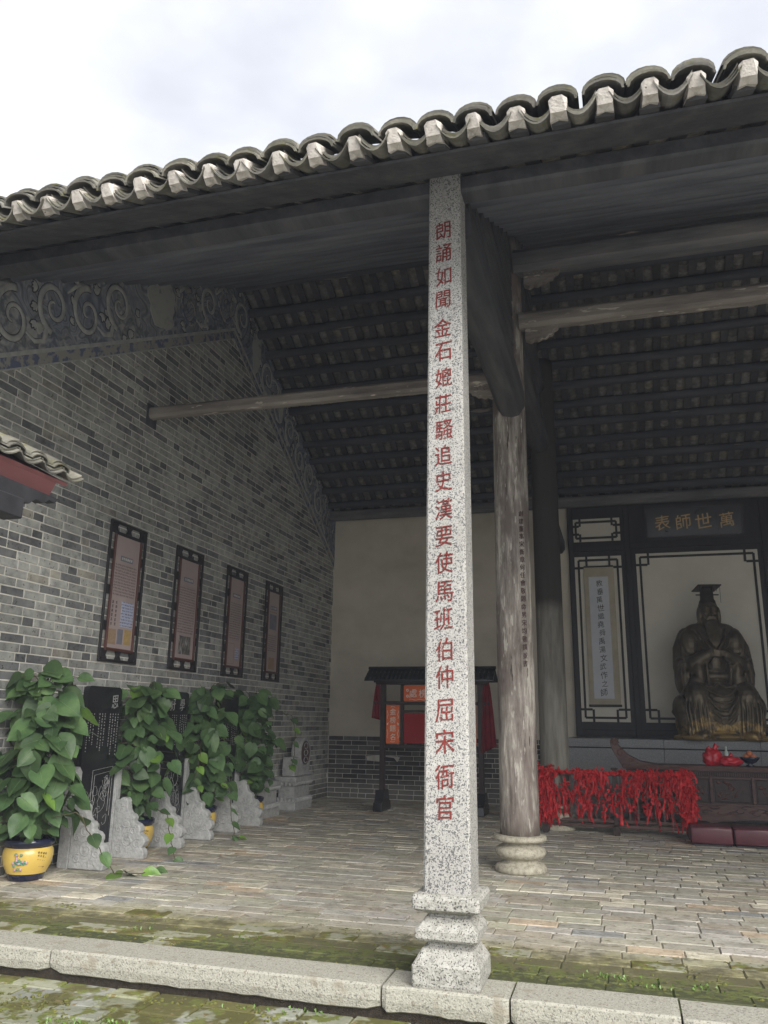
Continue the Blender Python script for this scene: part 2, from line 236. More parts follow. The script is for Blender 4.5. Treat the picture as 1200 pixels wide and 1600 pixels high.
# ------------------------------------------------------------------ mesh helpers
class MB:
    def __init__(s): s.v = []; s.f = []; s.t = []; s.n = 0
    def add(s, v, f, tint=None):
        v = np.asarray(v, float); s.v.append(v); s.f.extend([tuple(i+s.n for i in q) for q in f]); s.n += len(v)
        s.t.append(np.tile(np.array(tint if tint is not None else (1, 1, 1), float), (len(v), 1)))
        return s
    def box(s, x0, x1, y0, y1, z0, z1, ch=0., tint=None, rot=None, piv=None):
        if ch:
            vs = []; 
            for sx in (0, 1):
                for sy in (0, 1):
                    for sz in (0, 1):
                        X = (x0, x1)[sx]; Y = (y0, y1)[sy]; Z = (z0, z1)[sz]; dx, dy, dz = ch*(1-2*sx), ch*(1-2*sy), ch*(1-2*sz)
                        vs += [(X, Y+dy, Z+dz), (X+dx, Y, Z+dz), (X+dx, Y+dy, Z)]
            i = lambda a, b, c, k: (a*4+b*2+c)*3+k
            F = [(i(0,0,0,0), i(0,0,1,0), i(0,1,1,0), i(0,1,0,0)), (i(1,0,0,0), i(1,1,0,0), i(1,1,1,0), i(1,0,1,0)),
                 (i(0,0,0,1), i(1,0,0,1), i(1,0,1,1), i(0,0,1,1)), (i(0,1,0,1), i(0,1,1,1), i(1,1,1,1), i(1,1,0,1)),
                 (i(0,0,0,2), i(0,1,0,2), i(1,1,0,2), i(1,0,0,2)), (i(0,0,1,2), i(1,0,1,2), i(1,1,1,2), i(0,1,1,2))]
            for a in (0, 1):
                for b in (0, 1):
                    F += [(i(a,b,0,0), i(a,b,1,0), i(a,b,1,1), i(a,b,0,1)), (i(a,0,b,0), i(a,1,b,0), i(a,1,b,2), i(a,0,b,2)), (i(0,a,b,1), i(1,a,b,1), i(1,a,b,2), i(0,a,b,2))]
                    for c in (0, 1): F.append((i(a,b,c,0), i(a,b,c,1), i(a,b,c,2)))
        else:
            vs = [(x0,y0,z0),(x1,y0,z0),(x1,y1,z0),(x0,y1,z0),(x0,y0,z1),(x1,y0,z1),(x1,y1,z1),(x0,y1,z1)]
            F = [(0,3,2,1),(4,5,6,7),(0,1,5,4),(1,2,6,5),(2,3,7,6),(3,0,4,7)]
        vs = np.array(vs, float)
        if rot is not None:
            R = np.array(Euler(rot).to_matrix()); p = np.array(piv if piv is not None else vs.mean(0)); vs = (vs-p)@R.T+p
        return s.add(vs, F, tint)
    def lathe(s, prof, n=24, c=(0, 0, 0), sq=None, tint=None, cap=True):
        vs = []; F = []
        for r, z in prof:
            for k in range(n):
                a = 2*PI*k/n; vs.append((c[0]+r*math.cos(a), c[1]+r*math.sin(a), c[2]+z))
        for j in range(len(prof)-1):
            for k in range(n):
                a, b = j*n+k, j*n+(k+1) % n; F.append((a, b, b+n, a+n))
        if cap: F.append(tuple(range(n-1, -1, -1))); F.append(tuple((len(prof)-1)*n+k for k in range(n)))
        return s.add(vs, F, tint)
    def tube(s, pts, rad, n=8, tint=None, cap=True, flat=1.):
        pts = [Vector(p) for p in pts]; m = len(pts)
        if not hasattr(rad, '__len__'): rad = [rad]*m
        vs = []; F = []; up = Vector((0, 0, 1)); prev = None
        for i, p in enumerate(pts):
            t = (pts[min(i+1, m-1)]-pts[max(i-1, 0)]).normalized()
            a = prev if prev is not None else (up if abs(t.z) < .95 else Vector((1, 0, 0)))
            e1 = (a-t*a.dot(t)).normalized(); e2 = t.cross(e1); prev = e1
            for k in range(n):
                g = 2*PI*k/n; vs.append(tuple(p+e1*math.cos(g)*rad[i]*flat+e2*math.sin(g)*rad[i]))
        for j in range(m-1):
            for k in range(n):
                a, b = j*n+k, j*n+(k+1) % n; F.append((a, b, b+n, a+n))
        if cap: F.append(tuple(range(n-1, -1, -1))); F.append(tuple((m-1)*n+k for k in range(n)))
        return s.add(vs, F, tint)
    def prism(s, poly, axis, a0, a1, tint=None):
        # poly: list of 2D points in the plane normal to axis (0: y,z  1: x,z  2: x,y)
        n = len(poly); vs = []
        for a in (a0, a1):
            for (p, q) in poly: vs.append({0: (a, p, q), 1: (p, a, q), 2: (p, q, a)}[axis])
        F = [tuple(range(n-1, -1, -1)), tuple(range(n, 2*n))]+[(k, (k+1) % n, (k+1) % n+n, k+n) for k in range(n)]
        return s.add(vs, F, tint)
    def ell(s, c, r, nu=14, nv=9, rot=None, tint=None):
        vs = []; F = []
        for j in range(nv+1):
            th = PI*j/nv
            for k in range(nu):
                a = 2*PI*k/nu; vs.append((r[0]*math.sin(th)*math.cos(a), r[1]*math.sin(th)*math.sin(a), r[2]*math.cos(th)))
        for j in range(nv):
            for k in range(nu):
                a, b = j*nu+k, j*nu+(k+1) % nu; F.append((a, a+nu, b+nu, b))
        vs = np.array(vs)
        if rot is not None: vs = vs@np.array(Euler(rot).to_matrix()).T
        return s.add(vs+np.array(c), F, tint)
    def mesh(s, name, m, smooth=False):
        me = bpy.data.meshes.new(name); V = np.concatenate(s.v)
        me.from_pydata(V.tolist(), [], s.f); me.materials.append(m)
        T = np.concatenate(s.t); a = me.color_attributes.new('tint', 'FLOAT_COLOR', 'POINT')
        a.data.foreach_set('color', np.hstack([T, np.ones((len(T), 1))]).astype(np.float32).ravel())
        if smooth: me.polygons.foreach_set('use_smooth', [True]*len(me.polygons))
        me.update(); return me
def link(name, me, parent=None, loc=None, rot=None, **kw):
    o = bpy.data.objects.new(name, me); COL.objects.link(o)
    if loc is not None: o.location = loc
    if rot is not None: o.rotation_euler = rot
    if parent is not None: o.parent = parent
    for k, v in kw.items(): o[k] = v
    return o
def ob(name, mb, m, parent=None, smooth=False, bevel=0, fix=True, **kw):
    me = mb.mesh(name, MT[m] if isinstance(m, str) else m, smooth)
    if fix:
        b = bmesh.new(); b.from_mesh(me); bmesh.ops.recalc_face_normals(b, faces=b.faces); b.to_mesh(me); b.free()
    o = link(name, me, parent, **kw)
    if bevel:
        md = o.modifiers.new('bevel', 'BEVEL'); md.width = bevel; md.segments = 2; md.limit_method = 'ANGLE'; md.angle_limit = math.radians(40)
    return o
def thing(name, label, cat, loc=(0, 0, 0), group=None, rot=None):
    o = link(name, None, None, loc, rot, label=label, category=cat, kind='thing')
    if group: o['group'] = group
    return o
def tag(o, label, cat, group=None):
    o['label'] = label; o['category'] = cat
    if group: o['group'] = group
    return o
def copy_tree(o, parent=None):
    c = o.copy(); COL.objects.link(c)
    if parent is not None: c.parent = parent
    for ch in list(o.children): copy_tree(ch, c)
    return c
_gl = {}
def glyph(ch, ext=.01, bold=0.):
    k = (ch, ext, bold)
    if k in _gl: return _gl[k]
    c = bpy.data.curves.new('g', 'FONT'); c.body = ch; c.extrude = ext; c.offset = bold; c.resolution_u = 2
    o = bpy.data.objects.new('g', c); COL.objects.link(o); dg = bpy.context.evaluated_depsgraph_get()
    m = bpy.data.meshes.new_from_object(o.evaluated_get(dg)); bpy.data.objects.remove(o); bpy.data.curves.remove(c)
    V = np.array([v.co[:] for v in m.vertices]); F = [tuple(p.vertices) for p in m.polygons]; bpy.data.meshes.remove(m)
    V[:, 0] -= .5*(V[:, 0].min()+V[:, 0].max()); V[:, 1] -= .5*(V[:, 1].min()+V[:, 1].max())
    V[:, 1] += .10*V[:, 0]                       # the brush hand rises to the right
    h = max(np.ptp(V[:, 0]), np.ptp(V[:, 1])); V[:, :2] /= h
    # brush-like waver
    V[:, 0] += .012*np.sin(V[:, 1]*11+ord(ch[0]) % 7); V[:, 1] += .012*np.sin(V[:, 0]*9+ord(ch[0]) % 5)
    _gl[k] = (V, F); return _gl[k]
def text_mb(mb, ch, c, size, ex, ey, en, ext=.004, bold=.0, wscale=.85):
    V, F = glyph(ch, .02, bold); c = np.array(c, float); ex, ey, en = map(lambda a: np.array(a, float), (ex, ey, en))
    P = c+np.outer(V[:, 0]*size*wscale, ex)+np.outer(V[:, 1]*size, ey)+np.outer(V[:, 2]/.02*ext, en)
    mb.add(P, F); return mb

# ------------------------------------------------------------------ ground and floors
XW, YR, YRIDGE = -5.81, 16.09, 10.9       # side wall face, rear wall face, ridge line
def zr(y): return 8.6-.54*(YRIDGE-y) if y < YRIDGE else 8.6-.55*(y-YRIDGE)
b = MB().box(-120, 120, -120, 120, -.9, -.30); ob('ground', b, 'ground', kind='structure')
b = MB().box(-30, 30, -30, 3.7, -.29, -.19); ob('courtyard_bounce_paving', b, 'pale', kind='structure')  # unseen part of the court, made pale to bounce light into the hall
b = MB().box(-7, 12, 3.7, 5.2, -.29, -.197); cy = ob('courtyard_floor', b, 'moss', kind='structure')
b = MB().box(-7.2, 8.6, 5.15, 16.9, -.28, -.010); fl = ob('hall_floor', b, 'joint', kind='structure')
b = MB().box(-7.2, 8.6, 5.07, 5.14, -.28, -.07); ob('plinth_course', b, 'soil', kind='structure')

def variants(n, fn): return [fn(i) for i in range(n)]
def pick_top(items, k):
    """items: (size seen, ...) ; the k that show largest become single objects"""
    idx = sorted(range(len(items)), key=lambda i: -items[i][0])
    sel = set(i for i in idx[:k] if items[i][0] > 0); return sel
# paving bricks of the hall
def pave_tint():
    r = random.random()
    if r < .03: c = (.48, .39, .29)
    elif r < .15: c = (.56, .52, .42)
    elif r < .21: c = (.27, .27, .26)
    elif r < .29: c = (.36, .32, .26)
    else:
        k = random.uniform(.33, .44); c = (k, k*random.uniform(.92, .97), k*random.uniform(.74, .86))
    return c
PL = [.22, .29, .34, .38, .42]; PW = .180
def pave_geo(Ln, seed, tint):
    rr = random.Random(seed); g = .003; x0, x1, y0, y1 = -Ln/2+g, Ln/2-g, -PW/2+g, PW/2-g
    j = lambda a: rr.uniform(-a, a)
    top = [(x0+.006+j(.004), y0+.005+j(.003), j(.002)), (x1-.006+j(.004), y0+.005+j(.003), j(.002)), (x1-.006+j(.004), y1-.005+j(.003), j(.002)), (x0+.006+j(.004), y1-.005+j(.003), j(.002))]
    mid = [(x0, y0, -.008), (x1, y0, -.008), (x1, y1, -.008), (x0, y1, -.008)]; bot = [(x, y, -.03) for x, y, _ in mid]
    F = [(8, 9, 10, 11)]+[(4+k, 4+(k+1) % 4, 8+(k+1) % 4, 8+k) for k in range(4)]+[(k, (k+1) % 4, 4+(k+1) % 4, 4+k) for k in range(4)]
    return bot+mid+top, F
items = []
y = 5.37+PW/2; row = 0
while y < YR-.02:
    x = XW-.2+random.uniform(0, .3)
    while x < 7.8:
        k = random.choices(range(5), (1, 2, 4, 4, 2))[0]; Ln = PL[k]
        items.append((seen_size((x+Ln/2, y, 0), Ln), x+Ln/2, y, random.uniform(-.004, .003), k, random.uniform(-.012, .012), random.uniform(-.004, .004)))
        x += Ln
    y += PW; row += 1
sel = pick_top(items, 260)
PV = {}
for k in range(5):
    for q in range(12):
        t = pave_tint(); v, f = pave_geo(PL[k], k*100+q, t); PV[k, q] = (v, f, t, MB().add(v, f, t).mesh('paving_brick', MT['paving']), MB().add(v, f, (1, .97, .88)).mesh('paving_brick', MT['court']))
st = MB()
for i, (s_, x, y, z, k, r1, r2) in enumerate(items):
    q = random.randrange(12); v, f, t, me, me2 = PV[k, q]
    if y < 6.35 and random.random() < .2: link('paving_brick', me2, fl, (x, y, z+.002), (r2, r2, r1)); continue
    if i in sel: link('paving_brick', me, fl, (x, y, z), (r2, r2, r1))
    else:
        R = np.array(Euler((r2, r2, r1)).to_matrix()); st.add(np.array(v)@R.T+np.array((x, y, z)), f, t)
ob('paving_field', st, 'paving', fl, fix=False, kind='stuff')
# courtyard paving bricks, sunk in moss
y = 3.84; cs = []; row = 0
while y < 5.02:
    x = -5.4+(.17 if row % 2 else 0)
    while x < 2.2:
        Ln = random.choice((.30, .34, .36)); q = project((x+Ln/2, y, -.18)); 
        if q and -60 < q[0] < 1260 and q[1] < 1680:
            v, f = pave_geo(Ln, random.randrange(99999), None); k = random.uniform(.75, 1.15); o = ob('paving_brick', MB().add(np.array(v)*np.array((1, 1.06, 1)), f, (k, k, k*random.uniform(.8, 1.1))), 'court', cy, fix=False)
            o.location = (x+Ln/2, y, -.186+random.uniform(-.006, .006)); o.rotation_euler = (random.uniform(-.02, .02), random.uniform(-.02, .02), random.uniform(-.03, .03))
        x += Ln+.012
    y += .196; row += 1
# moss cushions and weeds along joints
st = MB()
for i in range(2600):
    x = random.uniform(-4.6, 1.2); y = random.uniform(4.25, 5.03); z = -.188
    if random.random() < .45: y = random.uniform(5.36, 6.25); z = -.006
    if mnoise.noise(Vector((x*1.7, y*3.1, 0))) < .02: continue
    h = random.uniform(.004, .014); r = random.uniform(.006, .02)
    st.ell((x, y, z), (r, r*random.uniform(.6, 1), h), 5, 3)
ob('moss_cushions', st, 'moss', smooth=True, kind='stuff')
st = MB()
for (cx, cyy, nn) in [(-.15, 5.62, 26), (.05, 5.5, 18), (-1.9, 5.03, 12), (-2.6, 5.7, 10), (-2.9, 4.5, 24), (-3.15, 4.42, 18), (.35, 5.55, 16), (-3.4, 5.66, 8), (-2.2, 4.98, 8)]:
    for k in range(nn):
        x, y = cx+random.gauss(0, .07), cyy+random.gauss(0, .03); a = random.uniform(0, 6.3); h = random.uniform(.015, .035); z = 0 if y > 5.3 else -.19
        st.add([(x, y, z), (x+.010*math.cos(a), y+.01*math.sin(a), z+h), (x+.02*math.cos(a+.6), y+.02*math.sin(a+.6), z+h*.8), (x+.008*math.cos(a+1.2), y+.008*math.sin(a+1.2), z+h*.5)], [(0, 1, 2, 3)])
ob('weed_sprigs', st, 'leafy', fix=False, kind='stuff')
# kerb
kb = link('stone_kerb', None, None, (0, 0, 0), kind='structure')
kx = [-8.2, -5.9, -3.73, -1.45, -.70, .21, 1.5, 3.4, 5.6, 8.4]
for i in range(len(kx)-1):
    rr = random.Random(i+50); n = 26; x0, x1 = kx[i]+.006, kx[i+1]-.006; dz = rr.uniform(-.004, .004); vs = []; F = []
    for k in range(n+1):
        x = x0+(x1-x0)*k/n; ec = .02 if k in (0, n) else 0
        bt = -.150+.012*mnoise.noise(Vector((x*3, i, 0)))+.012*mnoise.noise(Vector((x*11, i, 0)))+(.02 if k in (0, n) else 0)
        fr = 5.035+.006*mnoise.noise(Vector((x*5, i, 3)))+ec*.6
        vs += [(x, 5.362, -.15), (x, 5.362, dz), (x, fr+.018, dz+.002*mnoise.noise(Vector((x*9, i, 1)))-ec*.3), (x, fr+.004, -.012+dz), (x, fr, -.08), (x, fr+.01, bt+.02), (x, fr+.05, bt)]
    for k in range(n):
        for j in range(7): a, c = k*7+j, k*7+(j+1) % 7; F.append((a, c, c+7, a+7))
    F += [tuple(range(6, -1, -1)), tuple(n*7+j for j in range(7))]
    ob('kerb_stone', MB().add(vs, F), 'kerb', kb)

# ------------------------------------------------------------------ side wall
wall = thing('brick_side_wall', 'tall grey brick gable wall on the left with painted frieze under the roof slope', 'wall')
poly = [(4.5, -.2), (YR+.4, -.2), (YR+.4, zr(YR+.4)+.02), (YRIDGE, 8.62), (4.5, zr(4.5)+.02)]
ob('wall_core', MB().prism(poly, 0, XW-.45, XW-.0055), 'mortar', wall)
def zb(y): return 7.70-.56*abs(y-YRIDGE)
def brick_tint(dark=.20):
    r = random.random()
    if r < dark: k = random.uniform(.13, .21); return (k*.95, k*.98, k)
    if r < dark+.04: k = random.uniform(.30, .38); return (k*1.05, k, k*.88)
    k = random.triangular(.25, .46, .37); return (k*.99, k, k*.95)
def brick_geo(ln, h, seed, d=.02, ch=.004):
    rr = random.Random(seed); j = lambda a: rr.uniform(-a, a); a0, a1, b0, b1 = -ln/2+.0065, ln/2-.0065, -h/2+.006, h/2-.006
    B = [(-d, a0, b0), (-d, a1, b0), (-d, a1, b1), (-d, a0, b1)]
    Mi = [(-.004, a0+j(.002), b0+j(.002)), (-.005, a1+j(.002), b0+j(.002)), (-.005, a1+j(.002), b1+j(.002)), (-.005, a0+j(.002), b1+j(.002))]
    T = [(j(.0015), y+(ch if y < 0 else -ch), z+(ch if z < 0 else -ch)) for _, y, z in Mi]
    return B+Mi+T, [(8, 9, 10, 11)]+[(4+k, 4+(k+1) % 4, 8+(k+1) % 4, 8+k) for k in range(4)]+[(k, (k+1) % 4, 4+(k+1) % 4, 4+k) for k in range(4)]
BH = .0915; BL = [.165, .32, .335, .35]
BV = {}
for k in range(4):
    for q in range(14):
        t = brick_tint(); v, f = brick_geo(BL[k], BH, k*50+q); BV[k, q] = (np.array(v), f, t, MB().add(v, f, t).mesh('brick', MT['brick']))
items = []; z = BH/2; r_ = 0
while z < 7.75:
    y = 4.5+(.15 if r_ % 2 else 0)*1.0+random.uniform(-.02, .02)
    while y < YR-.08:
        k = random.choices(range(4), (1.6, 2, 4, 2))[0]; ln = BL[k]
        if y+ln > YR: k = 0; ln = BL[0]
        yc = y+ln/2
        if z-BH/2 < zb(yc)+.03:
            s_ = seen_size((XW, yc, z), ln*abs(-XW)/math.hypot(yc, 5.8))
            if project((XW, yc, z))[0] < -20: s_ = 0
            items.append((s_, yc, z, k))
        y += ln
    z += BH; r_ += 1
sel = pick_top(items, 300); st = MB()
for i, (s_, yc, z, k) in enumerate(items):
    q = random.randrange(14); v, f, t, me = BV[k, q]; dx = random.uniform(-.002, .0025)
    if i in sel: link('brick', me, wall, (XW+dx, yc, z))
    else: st.add(v+np.array((XW+dx, yc, z)), f, t)
ob('brick_field', st, 'brick', wall, fix=False, kind='stuff')
# painted frieze that follows the two roof slopes
def band(name, lo, hi, m, dx, n=60, y0=4.6, y1=YR+.0, zmin=None):
    vs = []; F = []
    ys = sorted(set([YRIDGE]+[y0+(y1-y0)*k/n for k in range(n+1)]))
    for y in ys:
        a = zb(y)+lo; c = (zr(y)+.0) if hi is None else zb(y)+hi
        if c < a+.02: c = a+.02
        vs += [(XW+dx, y, a), (XW+dx, y, c), (XW-.03, y, c), (XW-.03, y, a)]
    for k in range(len(ys)-1):
        for j in range(4): a, c = k*4+j, k*4+(j+1) % 4; F.append((a, c, c+4, a+4))
    F += [(3, 2, 1, 0), tuple((len(ys)-1)*4+j for j in range(4))]
    return ob(name, MB().add(vs, F), m, wall)
band('blue_border', -.16, -.022, 'bluescroll', .010)
band('white_border', -.022, .030, 'chalk', .018)
band('lower_line', -.175, -.16, 'chalk', .014)
band('frieze', .030, None, 'mural', .013)
def blob(cy_, cz_, pts, name, m, dx):
    n = len(pts); ob(name, MB().prism([(cy_+p*math.cos(a), cz_+q*math.sin(a)) for (a, p, q) in pts], 0, XW+.005, XW+dx), m, wall)
for (cy_, cz_, ra, rb, sd_) in [(8.75, 7.05, .34, .40, 1), (11.75, 7.78, .16, .5, 2), (12.9, 7.15, .10, .34, 4)]:
    rr = random.Random(sd_); blob(cy_, cz_, [(2*PI*k/26, ra*(1+.13*math.sin(5*k*.9)+rr.uniform(-.06, .06)), rb*(1+.10*math.cos(7*k*.7)+rr.uniform(-.05, .05))) for k in range(26)], 'painted_medallion', 'medal', .022)
tb = MB()
for i, ch in enumerate('有名'):
    text_mb(tb, ch, (XW+.026, 11.45+.17*(i % 2)+.16*(i//2), 8.05-.2*(i//2)), .13, (0, 1, 0), (0, 0, 1), (1, 0, 0), .002)
ob('frieze_writing', tb, 'ink', wall)
# painted and raised scrollwork: a running stem with a curled tendril and lobed leaves in every bend
def fz(y, v): lo, hi = zb(y)+.06, zr(y)-.10; return lo+(hi-lo)*(.5+.5*v)
def flat_tube(pts, rad, m, dx, name='painted_scroll'):
    mb = MB().tube([(0, p[0], p[1]) for p in pts], rad, 6); V = mb.v[0]; V[:, 0] = XW+.0135+dx+V[:, 0]*.25
    ob(name, mb, m, wall, smooth=True)
rr = random.Random(21); y = 5.35; sg = 1
while y < 15.4:
    w_ = rr.uniform(.44, .56)
    if not (8.35 < y+w_/2 < 9.1 or 11.5 < y+w_/2 < 12.1):
        R0 = .36*w_/.5*.62; cy_ = y+w_/2; cz_ = fz(cy_, .12*sg); pts = []; rad = []
        for k in range(34):
            u = k/33; a = -sg*(PI/2)-sg*u*9.5+rr.uniform(-.02, .02); r_ = R0*1.15*(1-.9*u)+.008; pts.append((cy_+r_*math.cos(a), cz_+r_*1.15*math.sin(a))); rad.append(.036*(1-u)**.6+.007)
        stem = [(y-.12, fz(y-.12, -.55*sg)), (y+.02, fz(y, -.80*sg)), (y+w_*.3, fz(y+w_*.3, -.85*sg))]+pts[1:3]
        flat_tube(pts, [q+.014 for q in rad], 'ink', -.004, 'scroll_outline'); flat_tube(pts, rad, 'chalk' if rr.random() < .8 else 'bluescroll', .003)
        flat_tube(stem, [.012, .03, .038, .036, .03], 'chalk', .002)
        lf = MB(); ld = MB()
        for k in range(9):          # lobed leaves thrown off the outside of the curl
            a = rr.uniform(0, 2*PI); d = R0*rr.uniform(1.25, 1.75); py_, pz_ = cy_+d*math.cos(a), cz_+d*1.15*math.sin(a)
            if not (zb(py_)+.07 < pz_ < zr(py_)-.06): continue
            for q in range(4):
                g = a+.5*(q-1.5)+.6; l_ = rr.uniform(.035, .06); c = (XW+.014, py_+l_*.8*math.cos(g), pz_+l_*.8*math.sin(g)); lf.ell(c, (.007, l_, l_*.42), 9, 5, rot=(g, 0, 0)); ld.ell((XW+.0125, c[1], c[2]), (.006, l_*1.25, l_*.66), 9, 5, rot=(g, 0, 0))
        if lf.n: ob('painted_leaf_spray', lf, 'chalk' if rr.random() < .7 else 'medal', wall, smooth=True, kind='stuff'); ob('leaf_outline', ld, 'bluescroll' if rr.random() < .4 else 'ink', wall, smooth=True, kind='stuff')
    y += w_+.05; sg = -sg
# ------------------------------------------------------------------ rear wall
rw = thing('rear_wall', 'cream plastered rear wall over a dark grey brick dado', 'wall')
ob('wall_core', MB().box(XW-.45, 8.4, YR+.012, YR+.42, -.2, 5.9), 'mortar', rw)
vs = []; n = 60
b = MB().box(XW-.01, 8.3, YR-.012, YR+.015, 1.186, 5.82); ob('plaster', b, 'plaster', rw)
items = []; z = BH*.5; r_ = 0; RH = 1.186/13
for r_ in range(13):
    z = RH*(r_+.5); y = XW+(.16 if r_ % 2 else 0)
    x = y
    if x > XW: items.append((1, XW+.08, z, .155)); 
    while x < -.95:
        ln = random.choices((.165, .315, .33), (1.2, 3, 3))[0]; items.append((1 if x < -1.0 else 0, x+ln/2, z, ln)); x += ln
for i, (s_, xc, z, ln) in enumerate(items):
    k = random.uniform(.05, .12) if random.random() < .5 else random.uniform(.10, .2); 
    v, f = brick_geo(ln, RH, i, .02, .007); v = [(q[1], -q[0], q[2]) for q in v]
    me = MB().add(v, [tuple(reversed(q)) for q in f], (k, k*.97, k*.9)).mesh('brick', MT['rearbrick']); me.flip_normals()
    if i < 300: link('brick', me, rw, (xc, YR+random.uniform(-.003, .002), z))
bpy.context.view_layer.update()
# fallen plaster scab and drain hole at the dado
ob('plaster_scab', MB().prism([(-5.0, .80), (-4.62, .83), (-4.30, .80), (-4.34, .71), (-4.7, .70), (-4.98, .72)], 1, YR-.010, YR+.01), 'mortar', rw)
ob('drain_hole', MB().prism([(-4.72, .72), (-4.36, .71), (-4.42, .78), (-4.62, .80)], 1, YR-.016, YR+.01), 'ink', rw)
# right side wall, outside the frame
ew = thing('plain_right_wall', 'plain brick end wall closing the right side of the hall', 'wall')
ob('wall_core', MB().prism([(5.6, -.2), (YR+.4, -.2), (YR+.4, zr(YR+.4)), (YRIDGE, 8.6), (5.6, zr(5.6))], 0, 7.9, 8.3), 'brick', ew)

# ------------------------------------------------------------------ roof
roof = thing('hall_roof', 'wide grey tiled roof of the hall with open rafters and scalloped eave', 'roof')
P0 = .2575; XR = [-1.192+P0*k for k in range(-19, 37)]       # rafter lines
X0, X1 = -6.2, 8.3; YE = 4.24
FA, BA = math.atan(.54), math.atan(.55)
def frame(side):
    # returns origin at ridge, unit vector down the slope, unit normal (outwards)
    if side == 0: return np.array((0, YRIDGE, 8.6)), np.array((0, -math.cos(FA), -math.sin(FA))), np.array((0, -math.sin(FA), math.cos(FA)))
    return np.array((0, YRIDGE, 8.6)), np.array((0, math.cos(BA), -math.sin(BA))), np.array((0, math.sin(BA), math.cos(BA)))
SL = [(YRIDGE-YE)/math.cos(FA), (YR+.9-YRIDGE)/math.cos(BA)]
def place(side, local):      # local: (x, s down the slope, n)
    o, d, nn = frame(side); Lc = np.asarray(local, float); return o+np.outer(Lc[:, 0], (1, 0, 0))+np.outer(Lc[:, 1], d)+np.outer(Lc[:, 2], nn)
def rot_of(side): return (-(PI-FA) if False else 0, 0, 0)
def slopebox(side, x0, x1, s0, s1, n0, n1, mb=None, tint=None, ch=0):
    mb = mb or MB(); t = MB().box(x0, x1, s0, s1, n0, n1, ch); mb.add(place(side, t.v[0]), t.f, tint); return mb
# rafters: one shared mesh per slope
for side in (0, 1):
    me = slopebox(side, -.056, .056, 0.0, SL[side]-(.01 if side == 0 else 0), 0, .034).mesh('rafter', MT['rafter'])
    bm_ = bmesh.new(); bm_.from_mesh(me); bmesh.ops.recalc_face_normals(bm_, faces=bm_.faces); bm_.to_mesh(me); bm_.free()
    for i, x in enumerate(XR): link('rafter', me, roof, (x, 0, 0))
# purlins
def purlin(y, r, name='purlin'):
    z = zr(y)-r*1.12; n_ = 26; pts = [(X0+(X1-X0)*k/n_, y+.008*math.sin(k*1.9+y*7), z+.006*math.sin(k*1.3+y*5)) for k in range(n_+1)]
    return ob(name, MB().tube(pts, [r*(1+.06*math.sin(k*2.3+y)) for k in range(n_+1)], 12), 'purlin_glare' if y < YRIDGE-.2 else 'purlin', roof, smooth=True)  # front slope takes the glare-lightened wood
PY = [5.68+.37*k for k in range(14)]
for y in PY: purlin(y, .074)
RPY = [11.40+.383*k for k in range(12)]
for y in RPY: purlin(y, .075)
purlin(10.9, .10, 'ridge_purlin')
ob('eave_beam', MB().box(X0, X1, 5.19, 5.37, 5.36, 5.50, .02), 'beamy', roof)
for q in range(4): ob('soffit_board', slopebox(0, X0, X1, SL[0]-.14-.205*(q+1), SL[0]-.14-.205*q-.006, -.022, -.004), 'beamy', roof)
# trough tiles seen between the rafters
NT = 8
def trough(x, s, w_=.232, ln=.20, sag=.062, th=.013, n0=.024, full=True, lift=.014):
    V = []; 
    for (ss, dn) in ((s, lift), (s-ln, 0.)):
        for lay in (0, 1):
            for k in range(NT+1):
                u = -1+2*k/NT; V.append((x+u*w_/2, ss, n0+dn+sag*u*u+lay*th))
    a, b_, c, d = 0, NT+1, 2*(NT+1), 3*(NT+1); F = []
    for k in range(NT):
        F += [(a+k, a+k+1, c+k+1, c+k), (a+k, b_+k, b_+k+1, a+k+1)]
        if full: F += [(b_+k, d+k, d+k+1, b_+k+1), (c+k, c+k+1, d+k+1, d+k)]
    if full: F += [(a, c, d, b_), (a+NT, b_+NT, d+NT, c+NT)]
    return V, F
def cap(x, s, w_=.165, ln=.2, rise=.062, th=.014, n0=.098, lift=.014, full=True):
    V = []
    for (ss, dn) in ((s, lift), (s-ln, 0.)):
        for lay in (0, 1):
            for k in range(NT+1):
                a = PI*k/NT; V.append((x-math.cos(a)*(w_/2+lay*th), ss, n0+dn+math.sin(a)*(rise+lay*th)-.012))
    a, b_, c, d = 0, NT+1, 2*(NT+1), 3*(NT+1); F = []
    for k in range(NT):
        F += [(a+k, a+k+1, c+k+1, c+k), (a+k, b_+k, b_+k+1, a+k+1)]
        if full: F += [(b_+k, d+k, d+k+1, b_+k+1), (c+k, c+k+1, d+k+1, d+k)]
    return V, F
def under_tint():
    r = random.random()
    if r < .06: return (1.35, 1.25, 1.0)
    k = random.uniform(.55, 1.25); return (k, k*.97, k*.93)
EXP = .128
items = []
for side in (1, 0):
    for x in XR[:-1]:
        s = EXP
        smax = SL[side]-(.42 if side == 0 else 0)
        while s < smax:
            y = YRIDGE+(math.cos(BA) if side else -math.cos(FA))*s
            sz = seen_size((x+P0/2, y, zr(y)), .2, 5) if side == 1 and 11.2 < y < YR-.1 else 0
            items.append((sz, side, x+P0/2, s)); s += EXP
sel = pick_top(items, 165); st = MB()
for i, (sz, side, x, s) in enumerate(items):
    if i in sel:
        V, F = trough(x+random.uniform(-.008, .008), s, full=True); ob('trough_tile', MB().add(place(side, V), F, under_tint()), 'under', roof)
    else:
        V, F = trough(x+random.uniform(-.008, .008), s, full=False); st.add(place(side, V), F, under_tint())
ob('trough_tile_field', st, 'under', roof, fix=False, kind='stuff')
